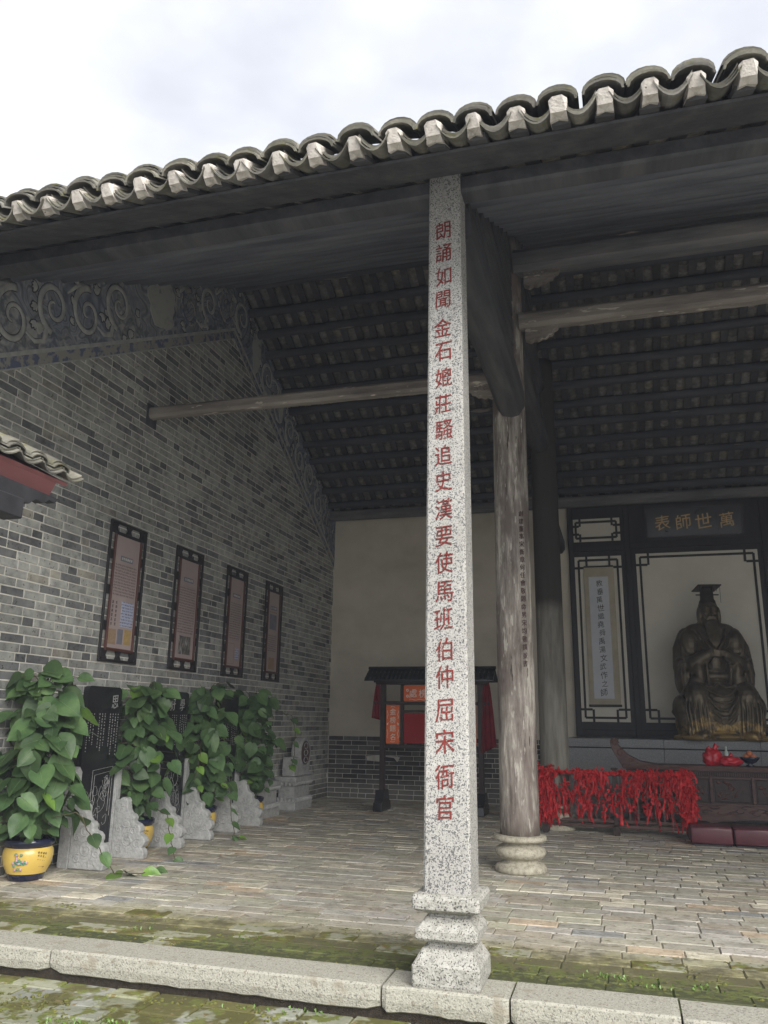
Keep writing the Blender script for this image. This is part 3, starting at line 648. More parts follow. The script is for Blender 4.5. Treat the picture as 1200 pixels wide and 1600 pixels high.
# unseen sheet added below the cap tiles to block light
sk = MB()
for side in (0, 1):
    sk.add(place(side, [(X0, -.05, .092), (X1, -.05, .092), (X1, SL[side]-.3, .092), (X0, SL[side]-.3, .092), (X0, -.05, .102), (X1, -.05, .102), (X1, SL[side]-.3, .102), (X0, SL[side]-.3, .102)]), [(0,3,2,1),(4,5,6,7),(0,1,5,4),(1,2,6,5),(2,3,7,6),(3,0,4,7)])
ob('light_block_sheet', sk, 'tile', roof)
ob('roof_ridge', MB().box(X0, X1, 10.72, 11.08, 8.62, 8.98, .03), 'tile', roof)
# cap rows
st = MB()
def tile_tint():
    k = random.uniform(.7, 1.2); return (k, k, k*random.uniform(.85, .97))
for side in (0, 1):
    for x in XR:
        s = EXP*2
        while s < SL[side]-.45:
            V, F = cap(x+random.uniform(-.004, .004), s, full=False); st.add(place(side, V), F, tile_tint()); s += EXP*(1 if side == 0 else 3)
ob('cap_tile_field', st, 'tile', roof, fix=False, kind='stuff')
# the eave row, tile by tile
SE = SL[0]
for i, x in enumerate(XR):
    jx = random.uniform(-.018, .018); show = -4.8 < x < 1.6
    if not show and i % 1: continue
    dz = random.uniform(-.011, .011)
    # two or three lapped trough tiles
    for q, (ds, dn) in enumerate(((0, 0), (-.03, .016), (-.075, .034)) if show else ((0, 0),)):
        V, F = trough(x+P0/2+jx+random.uniform(-.006, .006), SE+.085+ds+random.uniform(-.014, .014), w_=.214, ln=.45, sag=.088, n0=.006+dn+dz, th=.012)
        ob('trough_tile', MB().add(place(0, V), F, tile_tint()), 'tile', roof)
    for q, (ds, dn) in enumerate(((0, 0), (-.035, .018), (-.07, .037)) if show else ((0, 0),)):
        V, F = cap(x+jx+random.uniform(-.008, .008), SE+.03+ds+random.uniform(-.015, .015), w_=.218, ln=.46, rise=.060, n0=.122+dn+dz, th=.013)
        ob('cap_tile', MB().add(place(0, V), F, tile_tint()), 'tile', roof)
    if show:
        # lime block that closes the gap above the rafter end
        rr = random.Random(i); w0 = .047+rr.uniform(-.005, .007); h = .118+rr.uniform(-.008, .006); s1 = SE+.085+rr.uniform(-.014, .014)
        loc = [(-w0*1.05, s1-.02, h), (-w0*.6, s1-.005, h+.018), (w0*.5, s1, h+.02), (w0*1.05, s1-.02, h),
               (w0*.9, s1-.012, .055), (w0, s1-.04, .010), (0, s1-.065, .024), (-w0, s1-.04, .009), (-w0*.88, s1-.012, .053)]
        back = [(a, s1-.30, c) for a, _, c in loc]; n = len(loc)
        V = place(0, [(a+x+jx*.5, b_, c) for a, b_, c in loc+back])
        ob('lime_block', MB().add(V, [tuple(range(n)), tuple(range(2*n-1, n-1, -1))]+[(k, n+k, n+(k+1) % n, (k+1) % n) for k in range(n)]), 'lime', roof, bevel=.004)
# tie beams between the columns
def xbeam(y, z0, h, d, x0, x1, m, name='tie_beam', sagf=0.):
    n_ = 24; V = []; F = []
    prof = [(-.5, .22), (-.5, .78), (-.30, 1), (.30, 1), (.5, .78), (.5, .22), (.30, 0), (-.30, 0)]
    for k in range(n_+1):
        x = x0+(x1-x0)*k/n_; w_ = .004*math.sin(k*2.1+y)
        for (a, c) in prof: V.append((x, y+a*d+w_, z0+c*h+w_))
    for k in range(n_):
        for j in range(8): a, c = k*8+j, k*8+(j+1) % 8; F.append((a, c, c+8, a+8))
    F += [tuple(range(7, -1, -1)), tuple(n_*8+j for j in range(8))]
    return ob(name, MB().add(V, F), m, roof)
ob('beam_socket_shade', MB().box(XW-.02, XW+.006, 8.66, 8.90, 5.22, 5.52), 'purlin', wall)  # dark plate on the bricks, its colour imitates the shaded recess
xbeam(8.78, 5.33, .155, .15, -5.95, -1.22, 'tie')
xbeam(9.0, 6.11, .21, .18, -.95, 3.72, 'tie')
xbeam(9.0, 6.86, .31, .24, -1.0, 3.8, 'beam')
xbeam(15.75, 5.62, .2, .2, -5.8, 7.8, 'beam')
# carved brackets below the tie beams
def bracket(x0, y, zt, sx, s=1.):
    pts = [(0, 0), (0, -.16), (.06, -.19), (.11, -.165), (.15, -.18), (.20, -.15), (.235, -.16), (.28, -.12), (.32, -.115), (.34, -.07), (.385, -.05), (.40, 0)]
    o = ob('carved_bracket', MB().prism([(x0+sx*a*s, zt+c*s) for a, c in pts], 1, y-.05, y+.05), 'tie', roof, bevel=.008)
    for k, (a, c) in enumerate([(.08, -.1), (.17, -.09), (.26, -.07), (.33, -.035), (.04, -.04), (.13, -.035), (.22, -.03)]):
        g = []; 
        for q in range(10): t_ = q/9*5.5; R = .034*s*(1-.8*q/9); g.append((x0+sx*(a*s+R*math.cos(t_)), y-.05, zt+c*s+R*math.sin(t_)))
        ob('scroll', MB().tube(g, .007, 5), 'tie', o, smooth=True)
bracket(-1.22, 8.78, 5.34, -1, .9); bracket(-.88, 9.0, 6.12, 1); bracket(-.88, 9.0, 6.87, 1, 1.1)

# ------------------------------------------------------------------ columns
def square_column(x, y, label):
    t = thing('stone_column', label, 'column', (x, y, 0))
    b = MB(); vs = []; F = []
    for k in range(15):
        u = k/14; z = .502+u*(5.585-.502); h = .146-.030*u; c = .014
        vs += [(-h+c, -h, z), (h-c, -h, z), (h, -h+c, z), (h, h-c, z), (h-c, h, z), (-h+c, h, z), (-h, h-c, z), (-h, -h+c, z)]
    for k in range(14):
        for j in range(8): a, d = k*8+j, k*8+(j+1) % 8; F.append((a, d, d+8, a+8))
    F += [tuple(range(7, -1, -1)), tuple(14*8+j for j in range(8))]
    ob('shaft', b.add(vs, F), 'granite', t)
    prof = [(.198, .0), (.204, .02), (.203, .115), (.196, .124), (.15, .20), (.125, .212), (.125, .238), (.178, .246), (.19, .262), (.19, .300), (.18, .312), (.135, .368), (.118, .374), (.118, .384), (.15, .396), (.186, .408), (.204, .42), (.206, .476), (.196, .498), (.15, .503)]
    vs = []; F = []; nn = 5
    for (h, z) in prof:
        for sx, sy in ((-1, -1), (1, -1), (1, 1), (-1, 1)):
            ax, ay = (1, 0), (0, 1)
            e_ = .012
            if (sx, sy) in ((-1, -1),): vs += [(-h, -h+e_, z), (-h+e_, -h, z)]
            elif (sx, sy) == (1, -1): vs += [(h-e_, -h, z), (h, -h+e_, z)]
            elif (sx, sy) == (1, 1): vs += [(h, h-e_, z), (h-e_, h, z)]
            else: vs += [(-h+e_, h, z), (-h, h-e_, z)]
    for j in range(len(prof)-1):
        for k in range(8): a, d = j*8+k, j*8+(k+1) % 8; F.append((a, d, d+8, a+8))
    F += [tuple(range(7, -1, -1)), tuple((len(prof)-1)*8+k for k in range(8))]
    ob('moulded_base', MB().add(vs, F), 'plinth', t, bevel=.004)
    return t
col = square_column(-1.072, 5.268, 'square speckled granite column at the front with red painted inscription')
INS = '朗誦如聞金石媲莊騷追史漢要使馬班伯仲屈宋衙官'
zc = [5.02, 4.833, 4.638, 4.452, 4.227, 4.042, 3.84, 3.642, 3.447, 3.265, 3.081, 2.882, 2.696, 2.517, 2.324, 2.143, 1.948, 1.774, 1.566, 1.378, 1.171, .99]
INS = '朗誦如聞金石媲莊騷追史漢要使馬班伯仲屈宋衙官'
for k, ch in enumerate(INS):
    z = zc[k]; u = (z-.502)/(5.585-.502); h = .146-.030*u
    rr = random.Random(k); a = rr.uniform(-.03, .03)
    b = (lambda mb, A: [text_mb(mb, ch, (A+dx_, -h-.0005-e_*.0004, z+dz_), .148, (math.cos(a), 0, math.sin(a)), (-math.sin(a), 0, math.cos(a)), (0, -1, 0), .0035, 0., .82) for e_, (dx_, dz_) in enumerate(((0, 0), (.0014, .0003)))][0])(MB(), -.012+rr.uniform(-.005, .005)) if True else text_mb(MB(), ch, (-.012+rr.uniform(-.005, .005), -h-.0005, z), .148, (math.cos(a), 0, math.sin(a)), (-math.sin(a), 0, math.cos(a)), (0, -1, 0), .0035, 0., .82)
    ob('inscribed_character', b, 'redpaint', col)
def wood_column(x, y, r0, r1, top, label, wm, y_base='drum'):
    t = thing('wooden_column', label, 'column', (x, y, 0)); prof = []
    for k in range(40):
        u = k/39; prof.append((r0+(r1-r0)*u, .358+u*(top-.358)))
    b = MB(); n = 40; vs = []; F = []
    for (r, z) in prof:
        for k in range(n):
            a = 2*PI*k/n; rr = r*(1+.010*mnoise.noise(Vector((math.cos(a)*3, math.sin(a)*3, z*.5)))+.008*mnoise.noise(Vector((math.cos(a)*14, math.sin(a)*14, z*1.2))))
            vs.append((rr*math.cos(a), rr*math.sin(a), z))
    for j in range(39):
        for k in range(n): a, d = j*n+k, j*n+(k+1) % n; F.append((a, d, d+n, a+n))
    F += [tuple(range(n-1, -1, -1)), tuple(39*n+k for k in range(n))]
    ob('shaft', b.add(vs, F), wm, t, smooth=True)
    s = r0/.205
    p = [(.25, 0), (.264, .012), (.262, .05), (.24, .078), (.18, .10), (.168, .118), (.20, .132), (.245, .155), (.262, .19), (.252, .226), (.215, .25), (.170, .264), (.165, .285), (.235, .297), (.270, .312), (.272, .338), (.258, .356), (.2, .362)]
    ob('stone_drum', MB().lathe([(a*s, z) for a, z in p], 8 if False else 36), 'drum', t, smooth=True)
    return t
wc1 = wood_column(-1.115, 9.10, .208, .186, 7.38, 'pale weathered round wooden column on a turned stone drum', 'wood')
wc2 = wood_column(-1.02, 12.75, .212, .20, 7.38, 'dull brown round wooden column behind the pale weathered one', 'wood2')
W1 = '創建董事宋衡章何任會敬題命男宋均敬撰並書'
for k, ch in enumerate(W1):
    z = 3.80-.0885*k; g = math.radians(-52); r = .208+(.186-.208)*(z-.358)/7.02+.002
    # on the right part of the face as seen from the courtyard
    b = text_mb(MB(), ch, (r*math.cos(g), r*math.sin(g), z), .068, (-math.sin(g), math.cos(g), 0), (0, 0, 1), (math.cos(g), math.sin(g), 0), .003, .0, .9)
    ob('inscribed_character', b, 'brownink', wc1)
# truss in the column row: moon beam and the stepped boards that carry the purlins
def ybeam(parent, x, y0, y1, z0, h, wd, m='beamy', name='truss_beam', arch=0.):
    prof = [(-.5, .30), (-.5, .75), (-.32, 1), (.32, 1), (.5, .75), (.5, .30), (.30, .06), (0, 0), (-.30, .06)]; n_ = 20; V = []; F = []
    for k in range(n_+1):
        u = k/n_; zz = z0+arch*4*u*(1-u); 
        for a, c in prof: V.append((x+a*wd, y0+(y1-y0)*u, zz+c*h))
    P = len(prof)
    for k in range(n_):
        for j in range(P): a, c = k*P+j, k*P+(j+1) % P; F.append((a, c, c+P, a+P))
    F += [tuple(range(P-1, -1, -1)), tuple(n_*P+j for j in range(P))]
    return ob(name, MB().add(V, F), m, parent, bevel=.01)
def truss(x):
    ybeam(roof, x, 5.36, 8.93, 4.96, .42, .32, arch=.04)
    def board(ya, yb, z, h=.155, th=.10, ra=True, rb=False):
        c = .05; pts = [(ya, z+c), (ya+c*.3, z+c*.3), (ya+c, z), (yb-(c if rb else 0), z)]
        pts += ([(yb, z+c)] if rb else [])+([(yb, z+h-c), (yb-c, z+h)] if rb else [(yb, z+h)])+[(ya+c, z+h), (ya+c*.3, z+h-c*.3), (ya, z+h-c)]
        ob('truss_board', MB().prism(pts, 0, x-th/2, x+th/2), 'beamy', roof, bevel=.006)
    for k, y in enumerate(PY):
        if y < 8.8: board(y-.13, 8.92, zr(y)-.148-.165)
    ybeam(roof, x, 9.28, 12.56, 5.72, .36, .30, arch=.03)
    ybeam(roof, x, 9.28, 12.56, 6.75, .26, .24)
    for yy in (9.9, 11.9): ob('truss_block', MB().box(x-.08, x+.08, yy-.14, yy+.14, 6.08, 6.76, .02), 'beamy', roof)
    for k, y in enumerate(PY):
        if 9.1 < y < 10.6: board(y-.12, 2*YRIDGE-y+.12, zr(y)-.148-.17, rb=True)
    ybeam(roof, x, 12.93, YR+.1, 4.75, .34, .28)
    for k, y in enumerate(RPY):
        if 12.9 < y: board(12.9, y+.12, zr(y)-.148-.165, ra=False, rb=True)
truss(-1.07)
# ------------------------------------------------------------------ shrine screen, name board, scroll
Y0 = YR-.012
sc_ = thing('shrine_screen', 'black wooden screen wall with pale panels behind the bronze statue', 'screen')
ob('screen_board', MB().box(-.86, 4.9, Y0-.10, Y0-.001, 1.25, 5.76), 'black', sc_)
ob('wall_plate', MB().box(-.9, 4.9, Y0-.20, Y0-.101, 5.70, 5.79, .01), 'beam', sc_)
for x in (-.80, .26, 2.70, 3.75): ob('mullion', MB().box(x-.05, x+.05, Y0-.135, Y0-.099, 1.26, 5.69, .008), 'black', sc_)
for z in (4.81, 1.34): ob('cross_rail', MB().box(-.75, .21, Y0-.128, Y0-.099, z-.05, z+.05, .008), 'black', sc_)
ob('cross_rail', MB().box(.31, 2.65, Y0-.128, Y0-.099, 1.30, 1.40, .008), 'black', sc_)
ob('cross_rail', MB().box(.31, 2.65, Y0-.128, Y0-.099, 4.78, 4.88, .008), 'black', sc_)
def panel(x0, x1, z0, z1, off=.075, kn=.15):
    p = ob('pale_panel', MB().box(x0, x1, Y0-.112, Y0-.10, z0, z1), 'ivory', sc_); ya, yb = Y0-.138, Y0-.113; t = .02
    for (a, c, d, e_) in ((x0+off, x1-off, z0+off, z0+off), (x0+off, x1-off, z1-off, z1-off)):
        ob('lattice_bar', MB().box(a, c, ya, yb, d-t, d+t), 'lattice', p)
    for (a, c, d, e_) in ((x0+off, x0+off, z0+off, z1-off), (x1-off, x1-off, z0+off, z1-off)):
        ob('lattice_bar', MB().box(a-t, a+t, ya+.003, yb+.0, d, e_), 'lattice', p)
    for sx, cx in ((1, x0), (-1, x1)):
        for sz, cz_ in ((1, z0), (-1, z1)):
            b = MB()     # corner knot: short bars to the panel edge and a small square
            X_ = lambda q: cx+sx*q
            Z_ = lambda q: cz_+sz*q
            def bar(a, c, d, e_, yo=0): b.box(min(X_(a), X_(c)), max(X_(a), X_(c)), ya-.003-yo, yb, min(Z_(d), Z_(e_)), max(Z_(d), Z_(e_)))
            bar(off+kn-.02, off+kn+.02, 0, off+kn); bar(0, off+kn-.02, off+kn-.02, off+kn+.02, .002)
            ob('corner_knot', b, 'lattice', p)
panel(-.75, .13, 1.53, 4.66); panel(-.77, .14, 4.96, 5.42, .07, .08); panel(.40, 2.56, 1.53, 4.68); panel(2.86, 3.62, 1.53, 4.66); panel(2.86, 3.62, 4.96, 5.42, .07, .08)
nb = thing('name_board', 'dark wooden name board with four gold characters above the statue', 'sign')
rx = math.radians(7)
def tilt(o): 
    o.location = (0, Y0-.16, 4.95); o.rotation_euler = (rx, 0, 0)
ob('board', MB().box(.62, 2.36, -.03, .02, .0, .60, .006), 'slate', nb); ob('board_frame', MB().box(.60, 2.38, -.05, -.031, .57, .62).box(.60, 2.38, -.05, -.031, -.02, .03).box(.60, .65, -.049, -.031, .03, .57).box(2.33, 2.38, -.049, -.031, .03, .57), 'lattice', nb)
for ch, x in zip('表師世萬', (.925, 1.305, 1.66, 2.07)):
    ob('gilt_character', text_mb(MB(), ch, (x, -.033, .30), .285, (1, 0, .04), (-.04, 0, 1), (0, -1, 0), .008, 0, 1), 'gold', nb)
tilt(nb)
hs_ = thing('hanging_scroll', 'tall paper scroll with one column of black brush writing left of the statue', 'scroll')
ob('silk_mount', MB().box(-.585, -.025, Y0-.165, Y0-.152, 1.84, 4.44, .003), 'silk', hs_)
ob('paper', MB().box(-.50, -.135, Y0-.172, Y0-.1651, 1.95, 4.25), 'paper', hs_)
ob('roller', MB().box(-.60, -.01, Y0-.18, Y0-.15, 1.80, 1.845, .006), 'lattice', hs_); ob('roller', MB().box(-.585, -.025, Y0-.18, Y0-.15, 4.435, 4.465, .006), 'lattice', hs_)
for k, ch in enumerate('教垂萬世繼堯舜禹湯文武作之師'):
    ob('written_character', text_mb(MB(), ch, (-.305+.012*math.sin(k*2.3), Y0-.1728, 4.12-.158*k), .128*(1+.12*math.sin(k*3.1)), (1, 0, .05), (-.06, 0, 1), (0, -1, 0), .0007, 0, .95), 'ink', hs_)
# ------------------------------------------------------------------ altar platform
ap = thing('altar_platform', 'grey granite platform that carries the seated statue', 'platform')
for k, x in enumerate((-.96, .62, 2.1)):
    x1 = (.617, 2.097, 3.9)[k]; ob('facing_slab', MB().box(x, x1, 14.72, YR-.13, .0, 1.095, .005), 'altar', ap)
    ob('cap_slab', MB().box(x-.002, x1, 14.68, YR-.13, 1.115, 1.255, .008), 'altar', ap)
ob('shadow_joint', MB().box(-.93, 3.88, 14.76, YR-.14, 1.09, 1.12), 'ink', ap)
# ------------------------------------------------------------------ statue
stt = thing('seated_statue', 'large dark bronze statue of a seated bearded sage in robe and flat-topped crown', 'statue', (1.54, 15.18, 1.256), rot=(0, 0, math.radians(7)))
b = MB()
def cap_(p, r, n=14, flat=1.):
    b.tube(p, r, n, flat=flat); b.ell(p[0], (r[0],)*3, 12, 8); b.ell(p[-1], (r[-1],)*3, 12, 8)
for s_ in (-1, 1):
    cap_([(s_*.22, .12, .72), (s_*.36, -.2, .76), (s_*.43, -.44, .74)], [.26, .25, .20])
    cap_([(s_*.43, -.45, .72), (s_*.42, -.47, .4), (s_*.43, -.50, .12)], [.205, .185, .22])
    b.ell((s_*.42, -.60, .075), (.17, .22, .10), 14, 8)          # shoe
    b.ell((s_*.62, -.18, .30), (.16, .30, .34), 14, 10)            # outer skirt
    b.ell((s_*.66, -.16, .52), (.15, .32, .22), 14, 10)
    cap_([(s_*.42, .10, 1.74), (s_*.52, .07, 1.52), (s_*.555, .0, 1.20)], [.17, .175, .17])
    cap_([(s_*.55, -.02, 1.18), (s_*.38, -.26, 1.26), (s_*.16, -.40, 1.40)], [.17, .15, .10])
    b.ell((s_*.56, .0, 1.02), (.15, .26, .30), 14, 10); b.ell((s_*.33, -.28, 1.12), (.12, .17, .28), 14, 10, rot=(0, s_*.12, 0))
    b.ell((s_*.36, -.32, .96), (.15, .13, .13), 12, 8)
    # cape edge over the upper sleeve
    pts = []; 
    for k in range(9):
        a = PI*(k/8); pts.append((s_*(.57+.09*math.sin(a)), .24-.50*k/8, 1.34+.03*math.sin(3*a)))
    b.tube(pts, .035, 8)
    b.tube([(s_*.46, -.08, 1.75), (s_*.57, -.10, 1.55), (s_*.60, -.20, 1.34)], [.03, .03, .035], 8)
    # sleeve folds
    for q in range(6):
        x0 = s_*(.18+.075*q); b.tube([(x0, -.40+.045*q, 1.36-.03*q), (x0+s_*.03, -.44+.05*q, 1.18), (x0+s_*.015, -.43+.05*q, .98), (x0, -.38+.05*q, .88)], [.018, .026, .028, .018], 7)
    for q in range(4): b.tube([(s_*(.66-.03*q), -.10-.06*q, 1.28), (s_*(.70-.04*q), -.06-.08*q, 1.1), (s_*(.66-.03*q), -.04-.09*q, .86)], [.02, .026, .02], 7)
    # knee, shin and hem folds
    for q in range(7):
        a = -1.15+q*.38; X_ = .43+.20*math.sin(a); Y_ = -.47-.19*math.cos(a)
        b.tube([(s_*X_, Y_+.05, .80), (s_*(X_+.008*q), Y_-.02, .5), (s_*(X_+.02*math.sin(a*3)), Y_-.045, .22), (s_*(X_+.03*math.sin(a)), Y_-.06, .10)], [.010, .020, .026, .020], 7)
    b.tube([(s_*.30, -.40, .92), (s_*.55, -.42, .90), (s_*.72, -.25, .66), (s_*.80, -.12, .45), (s_*.72, -.22, .32), (s_*.64, -.40, .36)], [.02, .03, .035, .035, .03, .02], 8)
    b.tube([(s_*.26, -.62, .16), (s_*.30, -.70, .06), (s_*.45, -.80, .035), (s_*.62, -.68, .04), (s_*.74, -.45, .05), (s_*.82, -.2, .04)], [.02, .03, .03, .035, .045, .04], 8)
    # trousers fold between knees
    for q in range(4): b.tube([(s_*(.27-.01*q), -.55, .72-.12*q), (s_*.16, -.60, .56-.11*q), (s_*.05, -.61, .44-.10*q)], [.02, .026, .014], 7)
    b.ell((s_*.175, .0, 2.10), (.045, .10, .17), 12, 8)             # side hair
    b.ell((s_*.178, -.02, 2.16), (.022, .035, .055), 10, 7)          # ear
    b.ell((s_*.075, -.178, 2.205), (.034, .018, .017), 10, 6)         # eyeball
    b.tube([(s_*.022, -.195, 2.232), (s_*.075, -.20, 2.246), (s_*.135, -.165, 2.235)], [.012, .015, .008], 7)   # brow
    b.tube([(s_*.035, -.196, 2.178), (s_*.08, -.195, 2.172), (s_*.12, -.17, 2.182)], [.006, .008, .005], 6)
    b.ell((s_*.09, -.155, 2.13), (.045, .035, .035), 10, 7)          # cheek
    b.ell((s_*.022, -.200, 2.118), (.020, .020, .016), 8, 6)         # nostril
    b.tube([(s_*.012, -.205, 2.085), (s_*.07, -.20, 2.06), (s_*.10, -.19, 1.97), (s_*.105, -.22, 1.86)], [.014, .016, .012, .006], 7)   # moustache
    b.tube([(s_*.13, -.09, 2.08), (s_*.11, -.16, 1.98), (s_*.07, -.24, 1.8)], [.02, .02, .01], 7)
    # collar and shoulders
    b.tube([(s_*.20, .05, 1.97), (s_*.24, -.13, 1.84), (s_*.15, -.27, 1.62), (0, -.33, 1.44)], [.035, .03, .03, .025], 8)
    b.tube([(s_*.27, .05, 1.93), (s_*.33, -.11, 1.80), (s_*.24, -.25, 1.58), (s_*.1, -.33, 1.42)], [.02, .022, .022, .02], 8)
    for q in range(4): b.tube([(s_*(.30+.05*q), -.05, 1.86-.02*q), (s_*(.36+.045*q), -.16, 1.62), (s_*(.36+.04*q), -.18, 1.44)], [.01, .02, .014], 7)
    # fingers: the near hand folded over the other
for q in range(5):
    z = 1.475-.026*q; b.tube([(-.145+.012*q, -.40, z+.015), (-.07, -.478, z+.008), (.02, -.492, z-.004), (.09-.010*q, -.470, z-.016)], [.018, .018, .016, .012], 8)
for q in range(4): z = 1.465-.026*q; b.tube([(.17, -.38, z), (.12, -.455, z), (.075, -.480, z-.004)], [.019, .018, .015], 8)
b.tube([(-.13, -.40, 1.49), (-.07, -.455, 1.515), (-.01, -.46, 1.520)], [.022, .02, .014], 8)
b.ell((-.10, -.40, 1.44), (.09, .06, .07), 12, 8); b.ell((.12, -.39, 1.43), (.09, .06, .06), 12, 8)
b.tube([(0, .12, .62), (0, .10, 1.0), (0, .08, 1.35), (0, .09, 1.66)], [.50, .40, .40, .38], 24, flat=.68); b.ell((0, .10, 1.72), (.50, .25, .23), 20, 12)
b.ell((0, .12, .5), (.72, .36, .50), 20, 12); b.ell((0, -.24, .42), (.46, .34, .44), 20, 12); b.ell((0, -.30, .62), (.40, .24, .26), 16, 10)
b.ell((0, -.22, .06), (.78, .50, .10), 24, 8)
b.tube([(0, .03, 1.85), (0, .0, 2.05)], [.16, .13], 16); b.ell((0, -.01, 2.17), (.17, .185, .215), 20, 14); b.ell((0, .03, 2.25), (.178, .175, .17), 18, 12)
b.tube([(0, -.205, 2.215), (0, -.222, 2.16), (0, -.232, 2.125)], [.014, .020, .024], 8)      # nose
b.ell((0, -.195, 2.052), (.045, .018, .012), 10, 6); b.ell((0, -.19, 2.03), (.036, .02, .012), 10, 6)
b.tube([(0, -.14, 2.02), (0, -.20, 1.92), (0, -.29, 1.75), (0, -.345, 1.60), (0, -.37, 1.52)], [.12, .125, .12, .085, .02], 16, flat=.5)
for q in range(9): x = (q-4)*.026; b.tube([(x, -.235, 2.0), (x*1.15, -.285, 1.85), (x*1.0, -.355, 1.68), (x*.5, -.385, 1.56)], [.006, .011, .011, .005], 6)
for q in range(12):  # hem folds along the lap and between the knees
    u = (q-5.5)/5.5; b.tube([(u*.24, -.53, .58-.1*abs(u)), (u*.26, -.575, .36), (u*.30, -.62, .14)], [.010, .018, .02], 6)
for q in range(5): z = .78-.115*q; b.tube([(-.26, -.52, z+.05), (-.12, -.575, z-.04), (0, -.59, z-.07), (.12, -.575, z-.04), (.26, -.52, z+.05)], [.014, .02, .02, .02, .014], 7)
b.tube([(-.34, -.20, 1.02), (-.15, -.295, 1.05), (0, -.31, 1.055), (.15, -.295, 1.05), (.34, -.20, 1.02)], .035, 8, flat=1.6)      # girdle
b.tube([(-.34, -.19, 1.14), (0, -.31, 1.16), (.34, -.19, 1.14)], .016, 8); b.tube([(-.34, -.19, .97), (0, -.32, .985), (.34, -.19, .97)], .016, 8)
for s_ in (-1, 1):
    for q in range(3): b.tube([(s_*.02, -.34, .94-.02*q), (s_*(.12+.05*q), -.42, .86), (s_*(.26+.05*q), -.46, .90)], [.014, .02, .012], 7)
for s_ in (-1, 1):
    b.ell((s_*.22, .05, 1.85), (.24, .18, .13), 14, 9); b.ell((s_*.30, -.27, 1.16), (.14, .15, .30), 14, 10); b.ell((s_*.40, .0, 1.62), (.20, .22, .26), 14, 10)
stt.scale = (.92, .92, 1)
me = b.mesh('body', MT['bronze'], True); o = link('body', me, stt)
bm_ = bmesh.new(); bm_.from_mesh(me); bmesh.ops.recalc_face_normals(bm_, faces=bm_.faces)
for v in bm_.verts: v.co.z = max(v.co.z, .0)
bm_.to_mesh(me); bm_.free()
md = o.modifiers.new('r', 'REMESH'); md.mode = 'VOXEL'; md.voxel_size = .0115; md.use_smooth_shade = True
md = o.modifiers.new('s', 'SMOOTH'); md.factor = .5; md.iterations = 2
dg = bpy.context.evaluated_depsgraph_get(); m2 = bpy.data.meshes.new_from_object(o.evaluated_get(dg)); o.modifiers.clear(); m2.name = 'body'; m2.materials.clear(); m2.materials.append(MT['bronze'])
m2.polygons.foreach_set('use_smooth', [True]*len(m2.polygons)); o.data = m2
cr_ = ob('crown_cap', MB().lathe([(.155, 2.30), (.15, 2.36), (.125, 2.40), (.12, 2.55), (.11, 2.585)], 20, (0, .02, 0)), 'bronzed', stt, smooth=True)
ob('crown_board', MB().box(-.215, .215, -.28, .30, 2.588, 2.612, .006, rot=(math.radians(-3), 0, 0), piv=(0, 0, 2.6)), 'bronzed', stt)
ob('hairpin', MB().tube([(-.21, -.02, 2.475), (.21, -.02, 2.475)], .011, 8), 'bronzed', stt)
for q in range(7):
    x = -.18+.06*q; ob('bead_string', MB().tube([(x, -.27, 2.60), (x, -.272, 2.5 if q not in (0, 6) else 2.3)], .0035, 5), 'bronzed', stt)
# ------------------------------------------------------------------ altar table
at = thing('altar_table', 'long carved dark rosewood altar table with upturned ends before the platform', 'table', (1.45, 13.35, 0))
W = 1.50
ob('table_top', MB().box(-W, W, -.27, .27, .855, .925, .006), 'rosewood', at)
for s_ in (-1, 1):
    P_ = [(s_*(W-.50), .925), (s_*(W-.28), .955), (s_*(W-.10), 1.04), (s_*(W+.02), 1.15), (s_*(W+.06), 1.22), (s_*(W+.035), 1.275), (s_*(W+.10), 1.30), (s_*(W+.17), 1.26), (s_*(W+.16), 1.17), (s_*(W+.12), 1.08), (s_*(W+.05), .96), (s_*(W+.0), .86), (s_*(W-.1), .856)]
    e_ = ob('upturned_end', MB().prism(P_, 1, -.25, .25), 'rosewood', at, bevel=.006)
    for (cx, cz_, R_) in ((W+.09, 1.22, .05), (W+.02, 1.08, .06), (W-.12, .97, .04)):
        ob('scroll', MB().tube([(s_*cx+(R_*(1-.8*t/14))*math.cos(t*.55), -.252, cz_+(R_*(1-.8*t/14))*math.sin(t*.55)) for t in range(15)], .008, 5), 'redbrown', e_, smooth=True)
for k in range(24): # carved cloud scroll on the edge of the top
    x = -W+.07+k*.122; ob('edge_scroll', MB().tube([(x+.045*math.cos(t*.6)*(1-t/14), -.272, .89+.022*math.sin(t*.6)*(1-t/14)) for t in range(11)]+[(x+.06, -.272, .885), (x+.1, -.272, .885)], .005, 5), 'redbrown', at, smooth=True)
ob('frieze_rail', MB().box(-W+.04, W-.04, -.22, .2, .835, .853), 'darkrose', at)
st = MB()
for k in range(94): st.box(-W+.06+k*.0305, -W+.074+k*.0305, -.232, -.215, .788, .834)
ob('spindle_row', st, 'rosewood', at, kind='stuff')
ob('apron_back', MB().box(-W+.05, W-.05, -.19, .18, .42, .834), 'darkrose', at)
for k in range(6):
    x = -W+.09+k*.564; ob('stile', MB().box(x-.022, x+.022, -.225, -.191, .41, .785, .006), 'rosewood', at)
for z in (.400, .762): ob('rail', MB().box(-W+.05, W-.05, -.214, -.1905, z-.014, z+.014, .004), 'rosewood', at)
